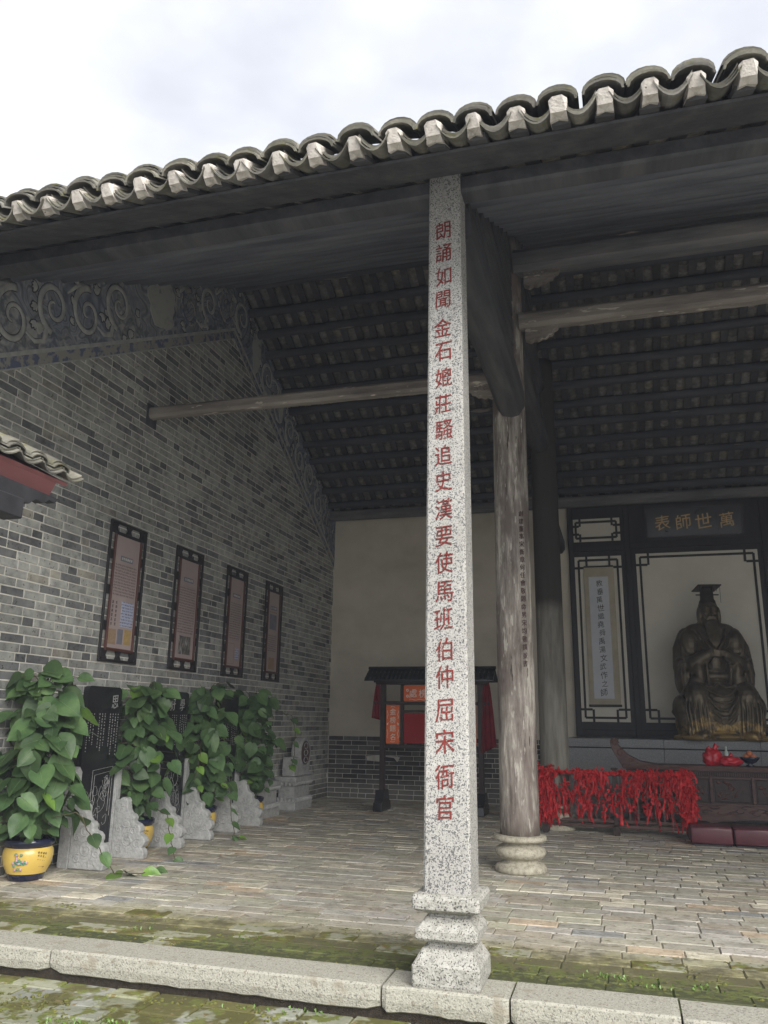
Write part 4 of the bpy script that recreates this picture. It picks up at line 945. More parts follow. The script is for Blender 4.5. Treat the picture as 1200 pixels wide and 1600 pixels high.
for k in range(5):
    cx = -W+.09+(k+.5)*.564; rr = random.Random(k+9); q_ = ob('carved_panel', MB().box(cx-.235, cx+.235, -.203, -.1905, .435, .742, .006), 'darkrose', at)
    for q in range(11):
        px_, pz_ = cx+rr.uniform(-.19, .19), rr.uniform(.48, .70)
        ob('carved_flower', MB().ell((px_, -.205, pz_), (rr.uniform(.012, .04), .012, rr.uniform(.010, .026)), 8, 5, rot=(0, rr.uniform(-1, 1), 0)), 'redbrown', q_, smooth=True)
    for q in range(4):
        x, z = cx+rr.uniform(-.15, .15), rr.uniform(.5, .68); g = rr.uniform(0, 6)
        ob('carved_tendril', MB().tube([(x+.07*math.cos(g+t*.4)*(1-t/16), -.205, z+.05*math.sin(g+t*.4)*(1-t/16)) for t in range(13)], .007, 5), 'rosewood', q_, smooth=True)
pts = [(-W+.06, .385), (W-.06, .385)]+[(W-.06-(2*W-.12)*k/40, .17+.07*abs(math.cos(k/40*PI*2.5))**.6-(.04 if 12 < k < 28 else 0)) for k in range(41)]
la = ob('lower_apron', MB().prism(pts, 1, -.20, -.17), 'rosewood', at)
rr = random.Random(4)
for k in range(40):
    x, z = rr.uniform(-W+.15, W-.15), rr.uniform(.25, .36); g = rr.uniform(0, 6)
    ob('carved_wave', MB().tube([(x+.09*math.cos(g+t*.35)*(1-t/18), -.203, z+.03*math.sin(g+t*.35)*(1-t/18)) for t in range(14)], .006, 5), 'darkrose' if k % 2 else 'redbrown', la, smooth=True)
for s_ in (-1, 1):
    for y in (-.17, .15): ob('leg', MB().prism([(s_*(W-.20), 0), (s_*(W-.06), 0), (s_*(W-.04), .12), (s_*(W-.05), .45), (s_*(W-.16), .45), (s_*(W-.15), .14)], 1, y-.04, y+.04), 'rosewood', at, bevel=.006)
# offerings
def crumpled(name, c, r, m, seed, parent=None, nu=30, nv=20, amp=.16):
    mb = MB().ell((0, 0, 0), (1, 1, 1), nu, nv); V = mb.v[0]
    for i in range(len(V)):
        p = Vector(V[i]); n_ = mnoise.noise(p*2.3+Vector((seed, 0, 0)))+.5*abs(mnoise.noise(p*5+Vector((0, seed, 0)))); V[i] = V[i]*(1+amp*n_*2); V[i][2] = max(V[i][2], -.82)
    V *= np.array(r); V += np.array(c)-np.array((0, 0, -.82*r[2])); return ob(name, mb, m, parent, smooth=True)
g_ = thing('offering_bag', 'tall knotted red plastic bag of offerings on the altar table', 'bag', (1.24, 13.32, .926))
crumpled('bag', (0, 0, 0), (.13, .11, .13), 'redpl', 1, g_); ob('knot', MB().tube([(.04, 0, .2), (.03, 0, .25), (.07, 0, .29)], [.05, .025, .045], 8), 'redpl', g_, smooth=True); ob('handle', MB().tube([(-.03, 0, .2), (-.05, 0, .26), (-.09, -.02, .22)], [.03, .02, .012], 7), 'redpl', g_, smooth=True)
g_ = thing('offering_bag', 'low red plastic bag beside the fruit bowl on the altar table', 'bag', (1.47, 13.24, .926))
crumpled('bag', (0, 0, 0), (.15, .10, .075), 'redpl', 7, g_); ob('knot', MB().tube([(.0, 0, .1), (.0, 0, .15), (.03, 0, .17)], [.045, .02, .03], 8), 'redpl', g_, smooth=True)
g_ = thing('fruit_bowl', 'dark glazed bowl piled with reddish fruit on the altar table', 'bowl', (1.74, 13.3, .926))
ob('bowl', MB().lathe([(.055, 0), (.06, .015), (.03, .03), (.09, .06), (.135, .11), (.142, .13), (.13, .125), (.08, .08), (.0, .07)], 24, cap=False), 'potnavy', g_, smooth=True)
for k, (x, y, z) in enumerate([(-.05, 0, .13), (.05, -.03, .13), (.02, .05, .13), (.0, -.01, .18)]): ob('fruit', MB().ell((x, y, z), (.045, .045, .042), 14, 10), 'fruit', g_, smooth=True)
g_ = thing('offering_bottle', 'small pale green bottle standing between the red bags', 'bottle', (1.44, 13.42, .926))
ob('bottle', MB().lathe([(.035, 0), (.04, .01), (.04, .15), (.03, .19), (.014, .22), (.014, .25), (.018, .252), (.018, .27)], 18), 'glasspl', g_, smooth=True)
# cushions
for k, (x0, x1) in enumerate(((.748, 1.262), (1.275, 1.83))):
    lab = ('maroon vinyl kneeling cushion at the end of the ribbon fence', 'second maroon vinyl kneeling cushion right of the first, before the table')[k]
    t = thing('kneeling_cushion', lab, 'cushion', ((x0+x1)/2, 11.98, 0), 'kneeling cushions in a row before the altar table'); w_ = (x1-x0)/2
    mb = MB().box(-w_, w_, -.22, .22, .02, .235, .02); o = ob('cushion', mb, 'vinyl', t, bevel=.018, smooth=True)
    ob('piping', MB().tube([(-w_+.012, -.208, .216), (w_-.012, -.208, .216)], .006, 6), 'vinyl', t, smooth=True); ob('piping', MB().tube([(-w_+.012, -.214, .04), (w_-.012, -.214, .04)], .006, 6), 'vinyl', t, smooth=True)
    ob('base_board', MB().box(-w_+.02, w_-.02, -.2, .2, 0, .02), 'ink', t)
# ------------------------------------------------------------------ ribbon fence
fn = thing('wish_fence', 'low dark red wooden fence wholly draped with red wishing ribbons', 'fence', (-.14, 12.52, 0))
for k, x in enumerate((-1.0, -.03, .94)):
    ob('post', MB().box(x-.035, x+.035, -.035, .035, .0, .86, .006), 'darkrose', fn)
    ob('post_cap', MB().box(x-.05, x+.05, -.05, .05, .862, .89, .008), 'darkrose', fn); ob('foot', MB().prism([(x-.035, 0), (x+.035, 0), (x+.045, .04), (x+.03, .12), (x-.03, .12), (x-.045, .04)], 1, -.22, .22), 'darkrose', fn)
for z in (.795, .50, .17, .10): ob('rail', MB().box(-.965, .905, -.018, .018, z-.02, z+.02, .004), 'rosewood', fn)
for k in range(16):
    x = -.88+k*.115
    if abs(x+.03) > .05: ob('baluster', MB().box(x-.011, x+.011, -.011, .011, .19, .775), 'rosewood', fn)
def ribbon(x, z, ln, wd, seed, yoff):
    rr = random.Random(seed); n_ = 7; ph = rr.uniform(0, 6); dx = rr.uniform(-.25, .25); V = []; F = []; tw = rr.uniform(0, 3); tr = rr.uniform(-2.5, 2.5)
    for k in range(n_+1):
        u = k/n_; a = tw+tr*u; cx = x+dx*ln*u+.012*math.sin(ph+u*5); cy_ = yoff-.02*math.sin(u*3+ph)-.02*u; cz_ = z-ln*u
        V += [(cx-wd*math.cos(a), cy_-wd*math.sin(a)*.8, cz_), (cx+wd*math.cos(a), cy_+wd*math.sin(a)*.8, cz_)]
    return V, [(2*k, 2*k+1, 2*k+3, 2*k+2) for k in range(n_)]
def knot(mb, x, y, z, rr, s=1.):
    for q in range(3):
        g = rr.uniform(0, 6.3); l_ = rr.uniform(.03, .06)*s; w_ = rr.uniform(.010, .018)*s; c, d = math.cos(g), math.sin(g)
        mb.add([(x, y, z), (x+c*l_-d*w_, y-.02, z+d*l_+c*w_), (x+c*l_*1.25, y-.03, z+d*l_*1.25), (x+c*l_+d*w_, y-.012, z+d*l_-c*w_)], [(0, 1, 2, 3)])
rr = random.Random(3)
fx = lambda: rr.choice([rr.uniform(-1.10, 1.0)]*5+[rr.gauss(-1.0, .05), rr.gauss(.93, .06), rr.gauss(.93, .05)])
mass = MB(); n_ind = 0
for i in range(900):
    x = -.14+max(-1.07, min(1.04, fx())); r_ = rr.random(); xr = x+.14
    if r_ < .50: z = .82+rr.uniform(-.03, .03)
    elif r_ < .75: z = rr.uniform(.5, .75)
    else: z = rr.uniform(.3, .55)
    if abs(xr) > .88: z = rr.uniform(.25, .9)
    y = 12.52-rr.uniform(.02, .09) if rr.random() < .8 else 12.52+rr.uniform(.02, .06)
    if mnoise.noise(Vector((x*4.5, z*3.0, 2))) < -.30 and abs(xr) < .85: continue
    ln = rr.choice((rr.uniform(.06, .16), rr.uniform(.12, .34))); wd = rr.uniform(.007, .017); ln = min(ln, z-.06)
    V, F = ribbon(x, z, ln, wd, i, y)
    if rr.random() < .62: knot(mass, x, y-.01, z, rr)
    if n_ind < 150 and rr.random() < .16 and y < 12.5 and ln > .16:
        V = np.array(V); o = ob('wishing_ribbon', MB().add(V-V[0], F), 'red', fix=False); o.location = V[0]; n_ind += 1
        tag(o, 'thin red ribbon hanging loose among the wishing ribbons on the fence', 'ribbon', 'red ribbons tied along the wish fence')
    else: mass.add(V, F)
# garland cord round the top rail
mass.tube([(-.14-1.0+2.0*k/60, 12.49+.02*math.sin(k*1.7), .815+.015*math.sin(k*2.3)) for k in range(61)], [.028+.01*math.sin(k*2.9) for k in range(61)], 8)
o = ob('tangled_ribbons', mass, 'red', fix=False, kind='stuff')
gp = MB()
for k in range(60):
    x, z = -.14+rr.uniform(-1.05, 1.02), rr.choice((rr.gauss(.80, .03), rr.uniform(.35, .8))); s_ = rr.uniform(.006, .012); gp.box(x-s_, x+s_, 12.40, 12.404, z-s_*.8, z+s_*.8, rot=(0, rr.uniform(-1, 1), 0))

# ------------------------------------------------------------------ notice kiosk
kq = thing('wish_board', 'roofed dark wooden notice frame with orange boards and red cloth at the rear wall', 'notice board', (-3.22, 14.13, 0))
for s_ in (-1, 1):
    x = s_*.87
    ob('post', MB().box(x-.045, x+.045, -.045, .045, .30, 2.14, .006), 'darkrose', kq)
    ob('foot', MB().prism([(-.30, 0), (.30, 0), (.28, .14), (.22, .16), (.14, .34), (-.14, .34), (-.22, .16), (-.28, .14)], 0, x-.075, x+.075), 'slate', kq, bevel=.008)
    ob('inner_post', MB().box(s_*.52-.03, s_*.52+.03, -.03, .03, 1.05, 2.13, .004), 'darkrose', kq)
for z, h, e_ in ((1.80, .028, 1.05), (1.06, .03, .83)): ob('cross_rail', MB().box(-e_, e_, -.036, .036, z-h, z+h, .004), 'darkrose', kq)
ob('cross_rail', MB().box(-.489, .489, -.03, .03, 1.64, 1.68, .004), 'darkrose', kq)
ob('roof_beam', MB().box(-1.0, 1.0, -.06, .06, 2.12, 2.19, .006), 'darkrose', kq)
V = []; 
for s_ in (-1, 1): ob('roof_board', MB().prism([(0, 2.40), (s_*.30, 2.195), (s_*.30, 2.17), (0, 2.372)], 0, -1.14, 1.14), 'slate', kq)
for k in range(30):
    x = -1.12+k*.0772
    for s_ in (-1, 1): ob('roof_tile_rib', MB().tube([(x, s_*.005, 2.402), (x, s_*.31, 2.195)], .017, 7), 'slate', kq, smooth=True)
ob('roof_ridge', MB().tube([(-1.15, 0, 2.41), (1.15, 0, 2.41)], .028, 8), 'slate', kq, smooth=True)
def board(x0, x1, z0, z1, chars, vertical, sz, label):
    p = ob('printed_board', MB().box(x0, x1, -.052, -.0365, z0, z1, .002), 'orange', kq); p['label'] = label
    n_ = len(chars)
    for k, ch in enumerate(chars):
        cx, cz_ = ((x0+x1)/2, z1-(z1-z0)*(.17+.22*k)) if vertical else (x0+(x1-x0)*(.34+.22*k) if False else x0+.17+.175*k, (z0+z1)/2)
        ob('printed_character', text_mb(MB(), ch, (cx, -.053, cz_), sz, (1, 0, 0), (0, 0, 1), (0, -1, 0), .001, 0, .95), 'white', p)
    dec = MB(); 
    if vertical:
        for s_ in (-1, 1):
            for a, c in ((z0+.09, z0+.24), (z0+.42, z0+.56)): dec.tube([((x0+x1)/2+s_*(.095+.008*math.sin(t*1.1)), -.053, a+(c-a)*t/8) for t in range(9)], .004, 4)
            dec.ell(((x0+x1)/2+s_*.098, -.053, (z0+z1)/2), (.012, .002, .02), 8, 4); dec.ell(((x0+x1)/2+s_*.085, -.053, (z0+z1)/2+.02), (.008, .002, .008), 6, 4)
        for cz_ in (z0+.04, z1-.04): dec.tube([((x0+x1)/2+.04*math.cos(t*PI/6), -.053, cz_+.012*math.sin(t*PI/6)*(1 if cz_ > z0+.1 else -1)) for t in range(7)], .004, 4)
    else:
        for s_ in (-1, 1):
            cx = (x0+x1)/2+s_*((x1-x0)/2-.07)
            for dz in (-.05, .05):
                for q in range(5): dec.ell((cx+.018*math.cos(q*1.257), -.053, (z0+z1)/2+dz+.018*math.sin(q*1.257)), (.010, .002, .010), 6, 4)
        dec.tube([(x0+.1+(x1-x0-.2)*t/24, -.053, z0+.025+.008*math.sin(t*1.3)) for t in range(25)], .004, 4)
    ob('printed_ornament', dec, 'white', p)
board(-.80, -.555, 1.11, 1.765, '金榜題名', True, .115, 'orange board with four white characters down its middle, left'); board(.555, .80, 1.11, 1.765, '連中三元', True, .115, 'orange board with four white characters down its middle, right')
board(-.485, .485, 1.835, 2.105, '處榜掛', False, .15, 'wide orange top board with white characters')
ob('red_backing', MB().box(-.485, .485, -.03, -.01, 1.12, 1.63, .002), 'tabletop_print', kq)
def cloth(x0, x1, z0, z1, s_, seed):
    n_, m_ = 16, 12; V = []; F = []
    for i in range(m_+1):
        v_ = i/m_
        for k in range(n_+1):
            u = k/n_; sp_ = .35+.65*v_**.7; cx = x0+(x1-x0)*(.25+.0*u)+(u-.35)*(x1-x0)*sp_; V.append((cx, -.02+.025*math.sin(u*17+seed)*(.4+v_), z1-(z1-z0)*v_*(1-.10*u*(1 if s_ > 0 else .6))))
    for i in range(m_):
        for k in range(n_): a = i*(n_+1)+k; F.append((a, a+1, a+n_+2, a+n_+1))
    o = ob('red_cloth', MB().add(V, F), 'redcloth', kq, smooth=True); md = o.modifiers.new('t', 'SOLIDIFY'); md.thickness = .006; return o
cloth(-.91, -1.09, 1.50, 2.14, -1, 1); cloth(.90, 1.16, .98, 2.16, 1, 4)
# ------------------------------------------------------------------ hanging poster frames on the side wall
PF = [(8.115, 8.895), (9.645, 10.41), (11.17, 11.905), (12.63, 13.355)]
PLB = ['nearest dark fretwork frame with blue writing and three colour prints on its poster', 'second hanging frame, poster of dense text above one black and white photograph',
       'third hanging frame, poster with pale rectangle drawing and small blue print at the bottom', 'farthest hanging frame, poster with a coloured picture near its top']
for k, (ya, yb) in enumerate(PF):
    t = thing('framed_poster', PLB[k], 'picture frame', (XW, (ya+yb)/2, 2.12), 'framed posters in a row on the side wall'); h = (yb-ya)/2; H = 1.69
    F_ = .035; X0_, X1_ = .010, .034
    for (a, c, d, e_) in ((-h, h, 0, F_), (-h, h, H-F_, H)): ob('outer_bar', MB().box(X0_, X1_, a, c, d, e_, .005), 'black', t)
    for s_ in (-1, 1): ob('outer_bar', MB().box(X0_, X1_-.001, min(s_*h, s_*(h-F_)), max(s_*h, s_*(h-F_)), F_, H-F_, .005), 'black', t)
    ia, ib = h-.105, .13
    for (d, e_) in ((ib, ib+.035), (H-ib-.035, H-ib)): ob('inner_bar', MB().box(X0_, X1_+.01, -ia, ia, d, e_, .005), 'redbrown' if d < 1 else 'black', t)
    for s_ in (-1, 1): ob('inner_bar', MB().box(X0_, X1_+.009, min(s_*ia, s_*(ia-.03)), max(s_*ia, s_*(ia-.024)), ib+.035, H-ib-.035, .005), 'redbrown', t)
    for s_ in (-1, 1):
        for z in (.10, .42, .845, 1.27, 1.59):
            ob('fret_block', MB().box(X0_, X1_-.004, min(s_*(h-F_), s_*(ia)), max(s_*(h-F_), s_*ia), z-.055, z+.055, .006), 'black', t)
    for z0_, z1_ in ((F_, ib), (H-ib, H-F_)):
        for y in (-ia*.98, 0, ia*.98):
            hh = .045 if y else .05; ob('fret_block', MB().prism([(y-hh*1.15, z0_), (y+hh*1.15, z0_), (y+hh*.6, (z0_+z1_)/2), (y+hh*1.15, z1_), (y-hh*1.15, z1_), (y-hh*.6, (z0_+z1_)/2)], 0, X0_, X1_-.006), 'black', t)
    pa, pb0, pb1 = ia-.03, ib+.035, H-ib-.035
    p = ob('poster', MB().box(.013, .022, -pa, pa, pb0, pb1), 'poster', t)
    def pr(name, y0, y1, z0, z1, m, dx=.003): ob(name, MB().box(.0221, .0221+dx, y0, y1, z0, z1), m, p)
    pr('printed_heading', -.13, .13, 1.22, 1.285, 'grey_print'); 
    hd = MB()
    for q, ch in enumerate(['宋均家風世澤', '文昌書院沿革', '科舉制度源流', '孔子生平簡介'][k]): text_mb(hd, ch, (.0262, -.095+.038*q, 1.2525), .034, (0, 1, 0), (0, 0, 1), (1, 0, 0), .0008)
    ob('printed_heading_writing', hd, 'white', p)
    if k == 0:
        pr('printed_text', -pa+.03, pa-.03, .78, 1.18, 'postertext'); pr('printed_text', -.02, pa-.02, .43, .735, 'bluetext'); 
        cv = MB()
        for c_ in range(2):
            for q in range(6): text_mb(cv, '讀書種德為本勤儉傳家寶'[c_*5+q], (.0226, -pa+.055+.075*c_, .71-.052*q), .04, (0, 1, 0), (0, 0, 1), (1, 0, 0), .0008)
        ob('printed_writing', cv, 'ink', p)
        pr('printed_picture', -pa+.01, -pa+.17, .21, .39, 'brown_print'); pr('printed_picture', -pa+.20, -pa+.31, .22, .40, 'grey_print'); pr('printed_picture', -pa+.34, pa-.03, .225, .405, 'gold_print')
    elif k == 1: pr('printed_text', -pa+.03, pa-.03, .50, 1.16, 'postertext'); pr('printed_picture', -.15, .17, .22, .47, 'photo_print')
    elif k == 2:
        pr('printed_text', -pa+.05, pa-.05, .56, 1.14, 'postertext')
        for a in ((-pa+.02, .02, .19, .20), (-pa+.02, .02, .50, .51), (-pa+.02, -pa+.03, .2, .5), (.01, .02, .2, .5)): pr('printed_line', *a, 'brown_print')
        pr('printed_picture', .06, .18, .26, .44, 'bluetext')
    else: pr('printed_heading', -.15, .15, 1.17, 1.19, 'brown_print'); pr('printed_picture', -.14, .14, .88, 1.14, 'grey_print'); pr('printed_picture', -.12, .12, .2, .4, 'brown_print'); pr('printed_text', -pa+.05, pa-.05, .5, .8, 'postertext')
# ------------------------------------------------------------------ steles
def stele(yc, chars, label, seed):
    t = thing('stone_stele', label, 'stele', (-5.56, yc, 0), 'engraved steles in a row along the side wall'); rr = random.Random(seed); hw = .315
    c = .06; arc = [(hw-c+c*math.sin(a), 1.82-c+c*math.cos(a)) for a in (0, .4, .8, 1.2, 1.57)]
    ob('slab', MB().prism([(-hw, .16), (hw, .16)]+list(reversed(arc))+[(-a, z) for a, z in arc], 0, -.035, .03), 'slate', t, bevel=.004)
    for s_ in (-1, 1):
        a0, a1 = sorted((s_*.318, s_*.412)); am = (a0+a1)/2
        ob('side_post', MB().prism([(a0, 0), (a1, 0), (a1, .93), (am, .985), (a0, .93)], 0, -.07, .06), 'carve', t, bevel=.006)
        ob('post_groove', MB().box(.0605, .064, am-.022, am+.022, .64, .90), 'carve', t, bevel=.002)
        pr_ = [(.0, 0), (.40, 0), (.41, .055), (.395, .10), (.37, .115), (.40, .14), (.415, .18), (.40, .225), (.36, .25), (.335, .26), (.35, .29), (.345, .33), (.31, .36), (.27, .37), (.255, .385), (.265, .42), (.24, .455), (.20, .465), (.175, .50), (.165, .545), (.17, .59), (.135, .625), (.09, .63), (.05, .605), (0, .60)]
        r_ = ob('scroll_stone', MB().prism([(.062+x, z) for x, z in pr_], 1, am-.05, am+.05), 'carve', t, bevel=.012)
        for (cx, cz_, R) in ((.20, .19, .09), (.32, .16, .055), (.17, .36, .065), (.26, .29, .045), (.10, .50, .045), (.08, .30, .04), (.10, .10, .05)):
            for sy in (-1, 1): ob('relief_curl', MB().tube([(.062+cx+R*(1-.85*q/15)*math.cos(q*.6+seed), am+sy*.050, cz_+R*(1-.85*q/15)*math.sin(q*.6+seed)) for q in range(16)], .007, 5), 'carve', r_, smooth=True)
    ob('foot_rail', MB().box(-.045, .055, -.315, .315, .035, .158, .006), 'carve', t); ob('foot_rail_panel', MB().box(.0555, .062, -.26, .26, .06, .135, .004), 'carve', t)
    ob('base_board', MB().box(-.05, .03, -.315, .315, 0, .034), 'plinth', t)
    for q, (ch, y) in enumerate(chars): ob('engraved_character', text_mb(MB(), ch, (.0305, y, 1.66), .15, (0, 1, 0), (0, 0, 1), (1, 0, 0), .0015, 0, .8), 'etch', t)
    tx = MB()
    for cix in range(12):
        y = -.27+cix*.049
        if cix in (3, 7): continue
        z = 1.53
        while z > .98+rr.uniform(0, .25):
            l_ = rr.uniform(.008, .02); tx.box(.0303, .0315, y-.006, y+.006, z-l_, z); z -= l_+rr.uniform(.008, .022)
    ob('engraved_writing', tx, 'etch', t, kind='stuff')
    if seed == 1:
        for (a, c_, d, e_) in ((-.10, .26, .42, .93), (-.06, .22, .47, .88)):
            ob('engraved_line', MB().tube([(.031, a, d), (.031, a, e_), (.031, c_, e_+.03), (.031, c_, d+.02)], .0035, 4), 'etch', t)
    for q in range(26):
        y, z = rr.uniform(-.2, .2), rr.uniform(.34, .82); R = rr.uniform(.02, .055); g = rr.uniform(0, 6); pts = [(.031, y+R*math.cos(g+u*.7)*(1+.4*math.sin(u+q)), z+1.5*R*math.sin(g+u*.7)*(1+.3*math.cos(u*1.3))) for u in range(9)]
        ob('engraved_line', MB().tube(pts, .0022, 4), 'etch', t)
    return t
stele(7.975, [('思', .19)], 'black engraved stele with a framed scene, nearest the yellow pot at left', 1)
stele(9.51, [('學', .15), ('好', -.08)], 'black engraved stele with two pale characters at its top between two leafy plants', 2)
stele(11.0, [], 'black engraved stele mostly hidden behind the third leafy plant', 3)
# ------------------------------------------------------------------ carved drum stones
def drum_stone(yc, label, top=True):
    t = thing('drum_stone', label, 'stone drum', (-5.60, yc, 0), 'carved pedestal stones in the rear corner')
    def blk(name, hx, hy, z0, z1, bv=.01): return ob(name, MB().box(-hx, hx, -hy, hy, z0, z1), 'carve', t, bevel=bv)
    blk('plinth', .19, .40, 0, .13); blk('waist', .15, .345, .20, .385)
    for nm, z0, z1, w0, w1 in (('lower_moulding', .13, .20, .195, .155), ('upper_moulding', .385, .46, .155, .20)):
        ob(nm, MB().add([(-w0, -.395-(w0-.19), z0), (w0, -.395-(w0-.19), z0), (w0, .395+(w0-.19), z0), (-w0, .395+(w0-.19), z0), (-w1, -.395-(w1-.19), z1), (w1, -.395-(w1-.19), z1), (w1, .395+(w1-.19), z1), (-w1, .395+(w1-.19), z1)], [(0,3,2,1),(4,5,6,7),(0,1,5,4),(1,2,6,5),(2,3,7,6),(3,0,4,7)]), 'carve', t)
        for q in range(13):
            y = -.36+q*.06; ob('carved_petal', MB().ell((.185, y, (z0+z1)/2+.005), (.018, .026, .042), 8, 5, rot=(0, .5 if 'upper' in nm else -.5, 0)), 'carve', t, smooth=True)
        for q in range(5): ob('carved_petal', MB().ell((-.14+q*.07, -.385, (z0+z1)/2+.005), (.026, .018, .042), 8, 5), 'carve', t, smooth=True)
    blk('cap', .20, .405, .46, .54)
    if top:
        ob('drum', MB().add(*(lambda mb: ([(z, x, y) for x, y, z in mb.v[0]], mb.f))(MB().lathe([(.22, -.10), (.255, -.08), (.265, -.02), (.265, .05), (.245, .085), (.215, .09), (.21, .08)], 32))), 'carve', t, smooth=False).location = (.06, .13, .925)
        ob('drum_face', MB().add(*(lambda mb: ([(z, x, y) for x, y, z in mb.v[0]], mb.f))(MB().lathe([(.205, .080), (.2, .087)], 32))), 'rosewood', t).location = (.06, .13, .925)
        for q in range(3): ob('drum_carving', MB().tube([(.151, .13+.09*math.cos(u*.7+q*2), .925-.12+q*.12+.05*math.sin(u*.7+q*2)) for u in range(9)], .008, 5), 'carve', t, smooth=True)
        ob('drum_block', MB().box(-.10, .13, -.33, .40, .541, .86, .01), 'carve', t, bevel=.006)
    return t
drum_stone(12.36, 'low carved stone pedestal behind the fourth leafy plant', False); drum_stone(13.80, 'carved stone pedestal with an upright round drum near the rear corner')
# ------------------------------------------------------------------ potted climbers
def leaf_mesh(seed, m):
    rr = random.Random(seed); ts = [-.13, 0, .10, .26, .44, .62, .80, .92, 1.04]; hw = [.17, .33, .42, .47, .45, .37, .23, .11, .0]; V = []; cu = rr.uniform(.10, .42); fo = rr.uniform(.06, .26); wv = rr.uniform(.01, .035); ph = rr.uniform(0, 6); asy = rr.uniform(.9, 1.1)
    for i, (t, h) in enumerate(zip(ts, hw)):
        for j, u in enumerate((-1, -.55, 0, .55, 1)):
            tt = t if i > 1 or u else (0 if i == 0 else .0)
            if i == 0 and u == 0: tt = -.02
            hh = h*(asy if u > 0 else 1/asy)
            V.append((u*hh, tt, abs(u)*fo*hh*1.2-cu*max(t, 0)**1.8*.6+wv*math.sin(t*9+u*3+ph)*abs(u)))
    F = []
    for i in range(len(ts)-1):
        for j in range(4): a = i*5+j; F.append((a, a+1, a+6, a+5))
    b = MB().add(V, F); b.tube([(0, t, -cu*max(t, 0)**1.8*.6+.004) for t in (0, .2, .45, .7, .95)], [.010, .009, .007, .005, .002], 4)
    me = b.mesh('leaf', m, True)
    me.materials.append(MT['vein'])
    nf = len(F)
    for p in me.polygons:
        if p.index >= nf: p.material_index = 1
    return me
LM = [leaf_mesh(i, MT['leaf']) for i in range(12)]; LY = [leaf_mesh(i+40, MT['leafy']) for i in range(4)]
def put_leaf(parent, base, tip, nrm, size, young=False):
    t = Vector(tip).normalized(); n_ = Vector(nrm); n_ = (n_-t*n_.dot(t)).normalized(); x = t.cross(n_)
    Mx = Matrix((( x.x, t.x, n_.x, 0), (x.y, t.y, n_.y, 0), (x.z, t.z, n_.z, 0), (0, 0, 0, 1)))
    o = link('leaf', random.choice(LY if young else LM), parent); o.matrix_local = Matrix.Translation(base)@Mx.to_3x3().to_4x4()@Matrix.Diagonal((size*random.uniform(.85, 1.12), size, size, 1)); return o
